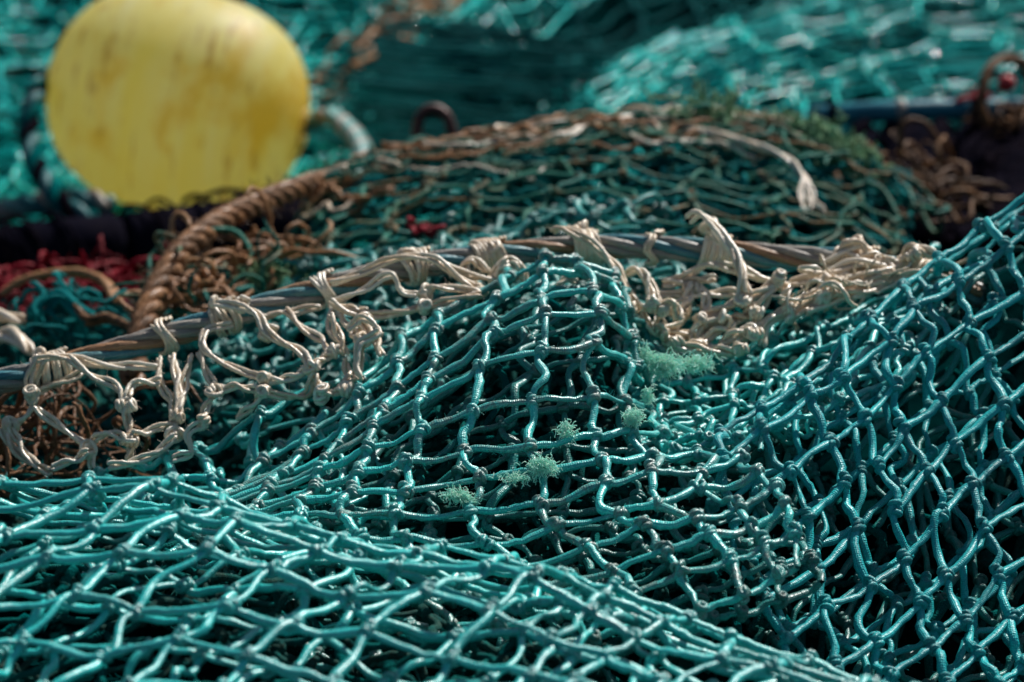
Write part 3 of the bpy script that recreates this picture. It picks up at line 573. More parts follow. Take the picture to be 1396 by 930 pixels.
J2 = rows(
 (-3, [(0, 440, 235, 2.92), (4, 600, 75, 3.10), (8, 780, -60, 3.3), (11, 900, -160, 3.5)]),
 (-1, [(0, 415, 215, 2.84), (4, 575, 50, 3.02), (8, 750, -90, 3.22), (11, 880, -190, 3.4)]),
 (0, [(0, 420, 205, 2.78), (2, 480, 120, 2.86), (4, 570, 40, 2.96), (6, 670, -20, 3.06), (8, 760, -80, 3.18), (11, 900, -180, 3.35)]),
 (3, [(0, 460, 222, 2.70), (2, 545, 150, 2.78), (4, 650, 85, 2.86), (6, 760, 35, 2.96), (8, 860, -20, 3.06), (11, 1000, -120, 3.2)]),
 (6, [(0, 520, 240, 2.62), (2, 610, 180, 2.68), (4, 720, 125, 2.76), (6, 840, 70, 2.86), (8, 940, 20, 2.96), (11, 1080, -80, 3.1)]),
 (9, [(0, 590, 260, 2.54), (4, 790, 165, 2.66), (8, 1000, 70, 2.86), (11, 1150, -30, 3.0)]))
tK = thing('fishing_net', W(640, 120, 2.9), 'gathered dark teal net hanging in fine level folds below the ridge right of the float', 'fishing net')
a = Acc()
net(a, J2, (0, 11), (-3, 3), rot=.0, su=1.1, sv=.8, r=.0021, jit=.15, slackU=.06, slackV=.12, seed=75, wob=(.014, .25), S=6, Mp=6, knots=2)
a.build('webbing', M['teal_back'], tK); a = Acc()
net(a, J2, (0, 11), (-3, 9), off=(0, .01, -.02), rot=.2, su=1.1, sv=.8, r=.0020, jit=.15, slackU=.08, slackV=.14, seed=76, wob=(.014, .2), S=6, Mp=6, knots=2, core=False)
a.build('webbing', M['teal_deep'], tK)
GB = [Acc(), Acc(), Acc()]
for k in range(190):         # gathered bars pulled out almost straight
    y0 = random.uniform(20, 200); kb = k % 3; x0 = 470 + random.uniform(-40, 90) + max(0, 90 - y0) * 1.0; d0 = 2.93 - (y0 - 20) * .0016 + .008 * math.sin(y0 * .16)
    l_ = random.uniform(150, 300); sl_ = random.uniform(.04, .26)
    strand(GB[kb], Wl([(x0, y0, d0), (x0 + l_ * .33, y0 + l_ * sl_ * .33 + random.gauss(0, 2), d0 - .01), (x0 + l_ * .66, y0 + l_ * sl_ * .7, d0 - .02), (x0 + l_, y0 + l_ * sl_ + random.gauss(0, 3), d0 - .03)]), .0015, n=14, S=6, seed=500 + k)
for kb in range(3):
    o = GB[kb].build('gathered_webbing', M['teal_deep'], tK)
a = Acc()
for k in range(5):
    o_ = random.uniform(-10, 14)
    strand(a, Wl([(425, 150 + o_, 2.80), (470, 112 + o_, 2.84), (520, 72 + o_, 2.9), (570, 35 + o_, 2.95), (620, 8 + o_, 3.02), (680, -30 + o_, 3.1)]) + np.array([0, 0, .012]), .0019, n=40, wob=.012, seed=600 + k)
o = a.build('loose_twine', M['brown'], tK); o['label'] = 'pale brown twines lying along the ridge'
J3 = rows(
 (-3, [(0, 720, 215, 2.86), (4, 850, 100, 3.0), (8, 1080, 10, 3.3), (13, 1500, 0, 3.4)]),
 (-1, [(0, 712, 195, 2.78), (4, 835, 88, 2.92), (8, 1050, -20, 3.15), (13, 1480, -60, 3.3)]),
 (0, [(0, 715, 190, 2.74), (1, 740, 155, 2.77), (2, 775, 125, 2.80), (4, 850, 82, 2.87), (6, 940, 28, 2.97), (8, 1040, -15, 3.07), (10, 1180, -45, 3.15), (13, 1460, -70, 3.22)]),
 (4, [(0, 735, 215, 2.67), (2, 820, 150, 2.72), (4, 900, 110, 2.78), (6, 995, 70, 2.84), (8, 1100, 40, 2.90), (10, 1230, 20, 2.96), (13, 1480, 5, 3.02)]),
 (8, [(0, 760, 235, 2.60), (2, 860, 190, 2.63), (4, 950, 155, 2.67), (6, 1050, 125, 2.71), (8, 1150, 105, 2.75), (10, 1270, 90, 2.79), (13, 1490, 75, 2.84)]),
 (12, [(0, 800, 260, 2.52), (4, 1000, 205, 2.56), (8, 1200, 170, 2.62), (13, 1500, 140, 2.68)]))
J3.mod = lambda u, v: .05 * np.sin(v * .95 + .22 * u + .5 * np.sin(u * .45 + 1)) + .012 * np.sin(u * 1.1 + v * .6)
tL = thing('fishing_net', W(1080, 100, 2.9), 'big blurred mound of deep teal net along the top right, behind the blue tube', 'fishing net')
a = Acc()
net(a, J3, (0, 16), (-3, 12), rot=.02, su=1.2, sv=.7, r=.0018, jit=.14, slackU=.05, slackV=.12, seed=81, wob=(.012, .3), S=6, Mp=6, knots=2)
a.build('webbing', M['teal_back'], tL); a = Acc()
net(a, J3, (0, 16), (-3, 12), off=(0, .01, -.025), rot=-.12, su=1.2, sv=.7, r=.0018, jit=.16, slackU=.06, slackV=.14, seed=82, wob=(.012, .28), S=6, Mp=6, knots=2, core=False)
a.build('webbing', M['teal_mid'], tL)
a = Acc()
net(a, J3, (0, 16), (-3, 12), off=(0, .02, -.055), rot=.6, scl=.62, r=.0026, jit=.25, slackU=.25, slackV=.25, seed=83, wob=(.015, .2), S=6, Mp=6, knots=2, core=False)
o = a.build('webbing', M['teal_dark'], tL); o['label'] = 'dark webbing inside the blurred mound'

# ================================================================== the headrope and its pale meshes
ROPE = Wl([(-330, 575, 1.72), (-160, 552, 1.72), (-60, 533, 1.72), (0, 520, 1.72), (60, 507, 1.725), (120, 490, 1.73), (260, 448, 1.74), (420, 400, 1.76), (560, 365, 1.775), (700, 345, 1.79), (820, 336, 1.80), (940, 340, 1.80), (1060, 350, 1.80), (1170, 358, 1.79), (1250, 374, 1.78), (1340, 405, 1.77)])
tR = thing('twisted_rope', ROPE[8], 'thick twisted rope of blue, grey and rusty strands crossing the whole heap', 'rope')
RP = laid_rope(tR, ROPE, .0070, 6, [M['strand_blue'], M['strand_grey'], M['strand_grey'], M['strand_rust'], M['strand_blue'], M['strand_grey']], .12, n=380, seed=4)
def rope_at(px):
    q = RP - CAM; dd = q @ FWD; x = q[:, 0] / dd / K + 698
    k = int(np.argmin(np.abs(x - px))); return k, RP[k]
tS = thing('net_selvedge', W(500, 470, 1.72), 'pale beige doubled twine meshes tied along the twisted rope', 'net edge')
def lashing(px, span, turns, seed, r=.0013, lump=True, up=.0):
    g = np.random.default_rng(seed); k, _ = rope_at(px); k2, _ = rope_at(px + span); P = RP[min(k, k2):max(k, k2) + 1]
    n = turns * 18; t = np.linspace(0, 1, n); c = np.stack([np.interp(t, np.linspace(0, 1, len(P)), P[:, i]) for i in range(3)], 1)
    T, N, Bn = frames(c); ph = t * turns * 2 * math.pi; rad = .0070 + r * (.85 + .25 * np.sin(t * 17 + seed) + .8 * np.abs(np.sin(t * 5 + seed)))
    q = c + N * (np.cos(ph) * rad)[:, None] + Bn * (np.sin(ph) * rad)[:, None] + T * (np.sin(t * 23 + seed) * .0022)[:, None]
    a = Acc()
    for s_ in range(2):
        a.tubes((q + T * (s_ * 1.7 * r))[None], np.full((1, n), r), S=7, tint=np.array([[g.random(), g.random(), .5]]), ends=True)
    if lump:
        cc = c[n // 2] + np.array([g.normal(0, .002), -.002, .0075 + up])
        for z in range(4):
            a.rings((cc + g.normal(0, .0016, 3))[None], g.normal(0, 1, (1, 3)), np.array([.0028 * g.uniform(.8, 1.2)]), np.array([r * 1.25]), M=14, S=7, tint=np.array([[g.random(), g.random(), .5]]))
    a.build('lashing', M['beige'], tS)
for k, (px, span, turns, lump, up) in enumerate([(40, 50, 4, True, 0), (290, 28, 3, True, 0), (430, 18, 2, False, 0), (545, 36, 3, True, .001), (640, 50, 4, True, -.002), (775, 40, 4, True, .003), (955, 36, 4, True, .008), (1140, 44, 4, True, .003), (1230, 40, 4, True, .003), (215, 14, 2, False, 0), (880, 14, 1, False, 0)]):
    lashing(px, span, turns, 40 + k, lump=lump, up=up)
Z1 = lambda l, d0, d1: np.stack([np.array([q[0] / 2.736 for q in l]), np.array([300 + q[1] / 2.736 for q in l]), np.linspace(d0, d1, len(l))], 1)
Z2 = lambda l, d0, d1: np.stack([np.array([450 + q[0] / 2.736 for q in l]), np.array([280 + q[1] / 2.736 for q in l]), np.linspace(d0, d1, len(l))], 1)
Z3 = lambda l, d0, d1: np.stack([np.array([896 + q[0] / 2.658 for q in l]), np.array([250 + q[1] / 2.658 for q in l]), np.linspace(d0, d1, len(l))], 1)
a = Acc()
def pale(P, plies=2, r=.00118, seed=0, n=None, tw=.8):
    strand(a, Wl(P), r, n=n or 8 * len(P) + 6, plies=plies, spread=1.2, twist=tw, seed=seed, S=8, wob=.0002)
left = [
 ([(120, 520), (200, 505), (290, 520), (420, 545), (590, 545)], 1.71, 1.715), ([(130, 500), (110, 600), (130, 660), (90, 740), (40, 770)], 1.71, 1.70),
 ([(160, 520), (140, 580), (120, 640), (260, 590), (310, 560)], 1.71, 1.72), ([(250, 505), (330, 570), (430, 620), (470, 690)], 1.71, 1.69),
 ([(470, 690), (480, 760), (490, 830), (480, 900)], 1.69, 1.68), ([(470, 660), (500, 610), (600, 600)], 1.69, 1.705), ([(480, 820), (400, 790), (340, 830)], 1.68, 1.69),
 ([(130, 690), (220, 770), (330, 850), (340, 930)], 1.70, 1.68), ([(0, 770), (60, 860), (130, 910), (190, 945)], 1.70, 1.68), ([(30, 760), (90, 860), (140, 920)], 1.70, 1.68),
 ([(190, 920), (260, 900), (330, 860)], 1.68, 1.68),
 ([(590, 510), (600, 600), (640, 690), (650, 730)], 1.72, 1.69), ([(640, 500), (665, 600), (670, 720)], 1.72, 1.69), ([(710, 500), (690, 620), (665, 720)], 1.72, 1.69), ([(735, 490), (790, 600), (800, 640)], 1.72, 1.69),
 ([(490, 800), (560, 785), (650, 755)], 1.68, 1.69), ([(655, 800), (600, 860), (540, 890), (400, 920)], 1.68, 1.67), ([(800, 640), (770, 700), (755, 755)], 1.69, 1.68),
 ([(755, 755), (700, 800), (710, 870), (640, 890)], 1.68, 1.67), ([(650, 740), (650, 800)], 1.69, 1.685), ([(800, 310), (900, 320), (960, 350), (1000, 420), (1060, 460), (1120, 490), (1160, 550)], 1.73, 1.69),
 ([(870, 390), (770, 410), (755, 470), (790, 510), (900, 560), (980, 590)], 1.73, 1.69), ([(1060, 330), (1120, 390), (1200, 450), (1230, 490)], 1.735, 1.70), ([(1000, 420), (970, 385), (1030, 350), (1200, 330)], 1.73, 1.745),
 ([(1160, 550), (1080, 590), (990, 600)], 1.69, 1.69), ([(990, 640), (1080, 660), (1150, 640), (1170, 560)], 1.685, 1.69), ([(1160, 560), (1190, 610), (1200, 650)], 1.69, 1.68), ([(830, 630), (900, 620), (980, 640)], 1.69, 1.685),
 ([(1230, 310), (1300, 330), (1368, 345)], 1.745, 1.74), ([(1230, 330), (1240, 420), (1290, 480)], 1.745, 1.71), ([(1250, 330), (1290, 380), (1340, 430)], 1.745, 1.71), ([(1340, 430), (1350, 500), (1330, 580), (1290, 630)], 1.71, 1.68),
 ([(1250, 490), (1160, 550)], 1.70, 1.69), ([(1290, 520), (1300, 580), (1280, 640)], 1.70, 1.68), ([(980, 640), (940, 690), (880, 740)], 1.685, 1.69), ([(1200, 650), (1280, 640)], 1.68, 1.68)]
for k, (l, d0, d1) in enumerate(left): pale(Z1(l, d0, d1), plies=2 if k % 4 else 3, seed=k)
mid = [
 ([(0, 290), (120, 250), (270, 190), (380, 200), (440, 240), (540, 310)], 1.745, 1.74), ([(270, 180), (330, 180), (520, 260), (620, 270)], 1.75, 1.75), ([(0, 370), (130, 310), (230, 260), (270, 320), (330, 330)], 1.735, 1.73),
 ([(0, 350), (60, 390), (200, 410), (340, 380), (470, 350), (560, 330)], 1.73, 1.725), ([(340, 370), (370, 310), (470, 310), (560, 330)], 1.73, 1.73), ([(600, 300), (610, 250), (660, 205), (720, 230), (730, 290)], 1.755, 1.75), ([(620, 290), (640, 240), (690, 225), (700, 280)], 1.75, 1.75),
 ([(830, 100), (870, 80), (960, 130), (1040, 200), (1090, 290), (1110, 380)], 1.78, 1.74), ([(880, 90), (960, 110), (1000, 170), (1080, 240), (1120, 330)], 1.785, 1.75), ([(1100, 260), (1150, 240), (1190, 300), (1200, 370)], 1.765, 1.745), ([(1190, 270), (1230, 350), (1280, 390), (1290, 440), (1240, 470)], 1.77, 1.74),
 ([(1110, 380), (1160, 440), (1250, 480), (1340, 480)], 1.74, 1.745), ([(1240, 290), (1368, 280), (1440, 270)], 1.77, 1.775), ([(830, 330), (880, 270), (920, 290)], 1.75, 1.75), ([(60, 460), (120, 420), (180, 470), (110, 520), (95, 600), (120, 650)], 1.70, 1.68), ([(100, 430), (165, 490), (190, 560)], 1.71, 1.69), ([(0, 400), (30, 470), (60, 560)], 1.71, 1.70), ([(190, 470), (110, 500)], 1.70, 1.70),
 ([(540, 300), (500, 230), (530, 200), (590, 250)], 1.755, 1.755), ([(1120, 330), (1180, 420), (1200, 470)], 1.75, 1.74), ([(1220, 370), (1290, 370), (1300, 430)], 1.74, 1.735)]
for k, (l, d0, d1) in enumerate(mid): pale(Z2(l, d0, d1), plies=2 if k % 3 else 3, seed=100 + k)
right = [
 ([(110, 130), (150, 110), (220, 160), (260, 220), (300, 310), (310, 420)], 1.79, 1.75), ([(200, 180), (250, 220), (290, 280), (330, 400)], 1.785, 1.75), ([(20, 360), (100, 340), (190, 290), (290, 310), (370, 345), (450, 355)], 1.775, 1.765), ([(480, 360), (600, 330), (720, 290), (880, 300)], 1.77, 1.775), ([(0, 400), (60, 400), (200, 395), (290, 400)], 1.77, 1.77),
 ([(110, 360), (115, 420), (95, 470)], 1.77, 1.755), ([(150, 365), (175, 420), (185, 480)], 1.77, 1.755), ([(0, 440), (50, 440), (75, 490), (50, 540)], 1.75, 1.745), ([(50, 550), (160, 545), (250, 500)], 1.745, 1.75), ([(130, 500), (200, 470), (290, 430), (380, 390), (440, 350)], 1.75, 1.76),
 ([(440, 350), (390, 420), (360, 480), (340, 540)], 1.76, 1.745), ([(440, 350), (470, 390), (450, 440)], 1.76, 1.755), ([(300, 590), (340, 540), (420, 480), (520, 420), (640, 370), (780, 330), (900, 290)], 1.74, 1.775), ([(200, 620), (260, 560), (340, 530), (350, 570)], 1.74, 1.74), ([(380, 590), (400, 510), (470, 470), (590, 400), (720, 360), (860, 310)], 1.74, 1.775),
 ([(470, 500), (560, 430), (680, 400), (800, 350), (900, 270)], 1.75, 1.775), ([(540, 470), (640, 420), (760, 390), (860, 340)], 1.75, 1.77), ([(600, 300), (680, 240), (740, 220), (790, 280), (900, 290)], 1.785, 1.775), ([(640, 260), (720, 270), (860, 290)], 1.785, 1.775), ([(880, 330), (910, 240), (960, 240), (1010, 260)], 1.775, 1.765), ([(250, 480), (170, 510), (130, 560), (200, 600)], 1.75, 1.74), ([(230, 510), (320, 480), (360, 430)], 1.75, 1.755), ([(120, 590), (180, 560), (250, 520)], 1.74, 1.745), ([(20, 560), (80, 590), (150, 600), (280, 610)], 1.74, 1.735),
 ([(700, 420), (800, 370), (890, 330)], 1.76, 1.775), ([(660, 340), (760, 300), (870, 320)], 1.78, 1.775), ([(560, 400), (640, 360), (700, 300), (780, 290)], 1.765, 1.78)]
for k, (l, d0, d1) in enumerate(right): pale(Z3(l, d0, d1), plies=3 if k % 2 else 2, seed=200 + k, r=.00145)
tangle(a, W(1205, 372, 1.772), (.028, .010, .005), 18, .0012, 111, L=.05)
tangle(a, W(1110, 400, 1.76), (.03, .010, .005), 12, .0011, 112, L=.05)
tangle(a, W(930, 430, 1.755), (.018, .010, .006), 8, .0011, 113, L=.04)
kn = [Z1([q], d, d)[0] for q, d in [((470, 690), 1.69), ((330, 855), 1.685), ((660, 735), 1.69), ((800, 640), 1.69), ((650, 800), 1.685), ((755, 755), 1.68), ((990, 595), 1.69), ((985, 640), 1.685), ((1160, 550), 1.69), ((1200, 650), 1.68), ((1290, 630), 1.68), ((1345, 440), 1.71), ((485, 820), 1.68), ((120, 650), 1.70), ((40, 765), 1.70), ((900, 310), 1.73), ((1000, 420), 1.715), ((1240, 490), 1.70)]]
kn += [Z2([q], d, d)[0] for q, d in [((350, 380), 1.725), ((360, 325), 1.73), ((130, 430), 1.71), ((120, 500), 1.70), ((660, 230), 1.752), ((560, 320), 1.74), ((1110, 390), 1.74), ((1200, 370), 1.74), ((1245, 390), 1.74), ((1240, 470), 1.74)]]
kn += [Z3([q], d, d)[0] for q, d in [((440, 345), 1.757), ((160, 500), 1.748), ((360, 470), 1.748), ((310, 420), 1.75), ((250, 500), 1.745), ((600, 420), 1.755), ((610, 370), 1.765), ((480, 470), 1.75), ((350, 545), 1.738), ((60, 580), 1.738), ((300, 600), 1.733), ((930, 260), 1.765)]]
kn = Wl(kn); N = len(kn)
kax = nrm(rng.normal(0, 1, (N, 3)) * np.array([1.0, .5, .8]))
for z in range(4):
    a.rings(kn + kax * ((z - 1.5) * .0022) + rng.normal(0, .0004, (N, 3)), kax + rng.normal(0, .16, (N, 3)), .0022 * rng.uniform(.75, 1.3, N), np.full(N, .00135), M=14, S=8, tint=rng.random((N, 3)))
a.rings(kn, np.cross(kax, rng.normal(0, 1, (N, 3))), .0034 * rng.uniform(.8, 1.2, N), np.full(N, .0013), M=16, S=8, tint=rng.random((N, 3)))
nf = 2600; q_ = np.concatenate(a.v); bi = rng.integers(0, len(q_), nf); H3 = np.empty((nf, 5, 3)); H3[:, 0] = q_[bi]; dd = nrm(rng.normal(0, 1, (nf, 3))); ln_ = rng.uniform(.3, 1, (nf, 1)) ** 2 * .0016
for k in range(1, 5): dd = nrm(dd + rng.normal(0, .4, (nf, 3))); H3[:, k] = H3[:, k - 1] + dd * ln_
a.tubes(H3, rng.uniform(.00007, .00013, nf), S=3, tint=rng.random((nf, 3)))
a.build('webbing', M['beige'], tS)

# ================================================================== the float
BD = 2.60; BC = W(243, 139, BD)
tY = thing('float', BC, 'yellow plastic trawl float with brown stains, resting on the netting at top left', 'buoy')
m, t, p = base_mat('yellow float plastic')
tc = nd(t, 'ShaderNodeTexCoord'); mp = nd(t, 'ShaderNodeMapping'); t.links.new(tc.outputs['Object'], mp.inputs[0]); mp.inputs['Scale'].default_value = (60, 7, 7)
st = noise(t, 1.0, 5, .6, mp.outputs[0]); mp2 = nd(t, 'ShaderNodeMapping'); t.links.new(tc.outputs['Object'], mp2.inputs[0]); mp2.inputs['Scale'].default_value = (17, 11, 11)
st2 = noise(t, 1.0, 5, .65, mp2.outputs[0])
c = mixc(t, ramp(t, st, .35, .7), (.985, .88, .30), (.99, .95, .58))
c = mixc(t, mth(t, 'MULTIPLY', ramp(t, st2, .50, .64), .9), c, (.86, .60, .08))
mp3 = nd(t, 'ShaderNodeMapping'); t.links.new(tc.outputs['Object'], mp3.inputs[0]); mp3.inputs['Scale'].default_value = (90, 22, 22); mp3.inputs['Location'].default_value = (3, 1, 2)
c = mixc(t, mth(t, 'MULTIPLY', ramp(t, noise(t, 1.0, 4, .6, mp3.outputs[0]), .57, .7), .7), c, (.50, .28, .06))
t.links.new(c, p.inputs['Base Color']); p.inputs['Roughness'].default_value = .5; p.inputs['Specular IOR Level'].default_value = .8
bp = nd(t, 'ShaderNodeBump'); bp.inputs['Distance'].default_value = .0012; bp.inputs['Strength'].default_value = .5; t.links.new(st, bp.inputs['Height']); t.links.new(bp.outputs[0], p.inputs['Normal'])
tr = nd(t, 'ShaderNodeBsdfTranslucent'); t.links.new(c, tr.inputs[0]); ms = nd(t, 'ShaderNodeMixShader'); ms.inputs[0].default_value = .62; t.links.new(p.outputs[0], ms.inputs[1]); t.links.new(tr.outputs[0], ms.inputs[2]); t.links.new(ms.outputs[0], t.nodes['Material Output'].inputs[0]); M['float'] = m
prof = []
ha, hb = 178 * K * BD, 153 * K * BD
for k in range(61):
    x = -1 + 2 * k / 60; prof.append((x * ha, hb * max(0.0, 1 - abs(x) ** 2.5) ** (1 / 2.2)))
prof = [(-.93 * ha, .010), (-.93 * ha, .016), (-.985 * ha, .022)] + [q for q in prof if q[1] > .026] + [(.985 * ha, .022), (.93 * ha, .016), (.93 * ha, .010)]
def lathe(prof, n=72):
    P = np.array([[(x, r * math.cos(q), r * math.sin(q)) for q in np.arange(n) / n * 2 * math.pi] for x, r in prof]); return P
rotm = np.array(mathutils.Euler((0, R_(10), R_(-8))).to_matrix())
a = Acc(); a.grid(lathe(prof)[None]); by = a.build('body', M['float'], None); by.parent = tY; by.rotation_euler = (0, R_(10), R_(-8))
for s_ in (-1, 1):
    a = Acc(); a.grid(lathe([(s_ * ha * .90, .0085), (s_ * ha * .99, .0085), (s_ * ha * 1.01, .011), (s_ * ha * 1.01, .015), (s_ * ha * .98, .018), (s_ * ha * .9, .018)], 32)[None]); q = a.build('eyelet', M['float'], None); q.parent = tY; q.rotation_euler = by.rotation_euler
pl = BC + rotm @ np.array([-ha * .97, 0, 0]); pr = BC + rotm @ np.array([ha * .97, 0, 0])
def pd(P): q = P - CAM; d = q @ FWD; return (q[0] / d / K + 698, 465 - (q @ UP) / d / K, d)
xl, yl, dl = pd(pl); xr, yr, dr = pd(pr)
t1 = thing('float_rope', W(45, 190, 2.5), 'dark blue green rope curving out of the left end of the yellow float', 'rope')
laid_rope(t1, Wl([(xl + 24, yl + 4, dl), (xl + 4, yl, dl), (xl - 14, yl + 6, dl - .01), (46, yl + 35, 2.53), (39, yl + 75, 2.51), (48, 222, 2.48), (70, 258, 2.45), (95, 285, 2.43), (130, 305, 2.43)]), .0086, 3, [M['blue_rope'], M['dark_rope'], M['teal_dark']], .05, n=90, seed=1)
t2 = thing('float_rope', W(470, 190, 2.55), 'green and white rope arching from the right end of the yellow float', 'rope')
laid_rope(t2, Wl([(xr - 20, yr - 3, dr), (xr + 5, yr - 2, dr), (445, 158, 2.58), (470, 172, 2.54), (488, 192, 2.48), (496, 220, 2.4), (480, 260, 2.3)]), .0082, 3, [M['green_rope'], M['strand_grey'], M['green_rope']], .05, n=90, seed=2)
# dark roller under the float
tO = thing('ground_rope', W(180, 330, 2.42), 'thick black rubber roller rope lying under the yellow float', 'roller rope')
RL = [(-330, 372, 2.34), (-90, 362, 2.38), (60, 350, 2.40), (240, 328, 2.43), (470, 300, 2.5)]
P = smooth_curve(Wl(RL), 60); ln = np.linalg.norm(np.diff(P, axis=0), axis=1).sum(); ax = nrm(P[-1] - P[0])
Tm, Nm, Bm = frames(P)
nseg = 5
for k in range(nseg):
    i0 = int(k / nseg * 59); i1 = int((k + 1) / nseg * 59); q = P[i0:i1 + 1]; L_ = np.linalg.norm(q[-1] - q[0]); c0 = (q[0] + q[-1]) / 2; dx = nrm(q[-1] - q[0])
    R0 = .027 * rng.uniform(.92, 1.04); hs = L_ / 2 * .985
    pr_ = [(-hs, .008), (-hs, R0 * .86), (-hs + .003, R0 * .97), (-hs + .007, R0), (0, R0 * 1.01), (hs - .007, R0), (hs - .003, R0 * .97), (hs, R0 * .86), (hs, .008)]
    e2 = nrm(np.cross(dx, [0, 0, 1.0])); e3 = np.cross(e2, dx); G_ = lathe(pr_, 40); G_ = c0 + G_[..., :1] * dx + G_[..., 1:2] * e2 + G_[..., 2:] * e3
    a = Acc(); a.grid(G_[None]); a.build('roller', M['rubber'], tO)
a = Acc(); a.tubes(P[None], .007, S=10); a.build('wire_core', M['iron'], tO)
a = Acc(); q_ = np.random.default_rng(8)
for k in range(26):          # dark twine wound loosely round the rollers
    i0 = q_.integers(2, 50); ph = np.linspace(0, q_.uniform(3, 7), 14) + q_.uniform(0, 6); s_ = np.linspace(0, q_.uniform(.01, .09), 14) - .02
    strand(a, P[i0] + ax * s_[:, None] + (Nm[i0] * np.cos(ph)[:, None] + Bm[i0] * np.sin(ph)[:, None]) * (.0295 + q_.uniform(0, .004)), q_.uniform(.001, .0026), n=40, seed=k)
a.build('winding', M['dark_rope'], tO)
tQ = thing('old_rope', W(40, 290, 2.45), 'pale blue rope end lying in front of the float at the left edge', 'rope')
laid_rope(tQ, Wl([(-60, 292, 2.52), (0, 286, 2.5), (60, 276, 2.48), (118, 272, 2.46), (150, 282, 2.45)]), .009, 3, [M['green_rope'], M['strand_grey'], M['blue_rope']], .05, n=80, seed=5)
# brown laid rope
tN = thing('brown_rope', W(300, 310, 2.0), 'hairy brown rope bending down from the old heap towards the twisted rope', 'rope')
BRP = laid_rope(tN, Wl([(480, 246, 2.24), (455, 246, 2.18), (420, 252, 2.13), (350, 278, 2.06), (290, 308, 2.0), (246, 345, 1.95), (218, 388, 1.915), (200, 430, 1.885), (188, 470, 1.86), (180, 520, 1.83)]), .0080, 3, [M['rust'], M['rust'], M['brown']], .045, n=160, seed=6)
a = Acc(); n_ = 420; ii = rng.integers(5, 150, n_); d_ = nrm(rng.normal(0, 1, (n_, 3)) + [0, 0, .3]); st_ = BRP[ii] + d_ * .0065; mm = 6; P = np.empty((n_, mm, 3)); P[:, 0] = st_
for k in range(1, mm): d_ = nrm(d_ + rng.normal(0, .35, (n_, 3))); P[:, k] = P[:, k - 1] + d_ * .0022
a.tubes(P, .00022, S=3, tint=rng.random((n_, 3))); a.build('loose_fibre', M['rust'], tN)
t3 = thing('twine_tangle', W(320, 390, 1.97), 'knot of brown and green twine ends in the crook of the brown rope', 'twine')
a = Acc(); tangle(a, W(330, 350, 2.0), (.035, .03, .012), 26, .0019, 91, L=.07); tangle(a, W(270, 400, 1.93), (.028, .03, .012), 26, .0019, 92, L=.06); a.build('brown_twine', M['brown'], t3)
a = Acc(); tangle(a, W(310, 370, 1.97), (.035, .03, .012), 14, .0018, 93, L=.07); tangle(a, W(255, 410, 1.92), (.03, .03, .012), 12, .0018, 94, L=.06); a.build('green_twine', M['olive'], t3)
t4 = thing('twine_tangle', W(50, 600, 1.76), 'orange brown twine tangle in the dark hollow at the left edge', 'twine')
a = Acc(); tangle(a, W(40, 590, 1.77), (.05, .03, .012), 34, .0015, 95, L=.10); tangle(a, W(120, 600, 1.78), (.03, .03, .012), 12, .0014, 96, L=.07); tangle(a, W(20, 560, 1.78), (.03, .03, .012), 10, .0014, 196, L=.07); a.build('brown_twine', M['rust'], t4)
t5 = thing('twine_tangle', W(120, 390, 2.1), 'crumpled dark red twine lying in the shadow below the float', 'twine')
a = Acc(); tangle(a, W(110, 385, 2.12), (.06, .03, .006), 40, .0017, 97, L=.06); tangle(a, W(40, 400, 2.12), (.04, .03, .006), 20, .0017, 98, L=.06); a.build('red_twine', M['red'], t5)
a = Acc(); strand(a, Wl([(0, 400, 2.06), (30, 380, 2.06), (70, 372, 2.06), (110, 372, 2.06), (140, 385, 2.05), (160, 415, 2.03)]), .0025, n=40, plies=2, seed=3); a.build('brown_twine', M['brown'], t5)
t6 = thing('twine_tangle', W(90, 425, 1.96), 'small teal net scrap with a brown tail, left of the brown rope', 'twine')
a = Acc(); tangle(a, W(90, 415, 1.97), (.022, .02, .008), 16, .0018, 99, L=.05); tangle(a, W(100, 450, 1.95), (.04, .03, .006), 14, .0014, 199, L=.07)
strand(a, Wl([(35, 428, 1.96), (60, 420, 1.96), (82, 405, 1.96), (100, 418, 1.95), (125, 436, 1.94)]), .0025, n=30, plies=2, seed=9); a.build('teal_twine', M['teal_mid'], t6)
a = Acc(); strand(a, Wl([(100, 417, 1.95), (120, 437, 1.94), (145, 432, 1.94), (165, 440, 1.93), (182, 452, 1.92)]), .0022, n=30, plies=2, seed=10); a.build('brown_twine', M['rust'], t6)
t7 = thing('rope_end', W(10, 432, 1.9), 'short pale rope stub pointing right at the left edge', 'rope'); a = Acc(); strand(a, Wl([(-190, 470, 1.97), (-90, 436, 1.95), (-30, 428, 1.93), (0, 430, 1.92), (32, 437, 1.9)]), .0022, n=24, plies=3, twist=1, seed=11); a.build('strand', M['beige'], t7)
t8 = thing('rope_end', W(20, 470, 1.88), 'grey rope stub bent downward below the pale stub at the left edge', 'rope'); a = Acc(); strand(a, Wl([(-180, 520, 1.92), (-80, 490, 1.91), (-20, 470, 1.9), (8, 455, 1.89), (24, 462, 1.88), (42, 482, 1.87)]), .0026, n=24, plies=3, twist=1, seed=12); a.build('strand', M['beige'], t8)
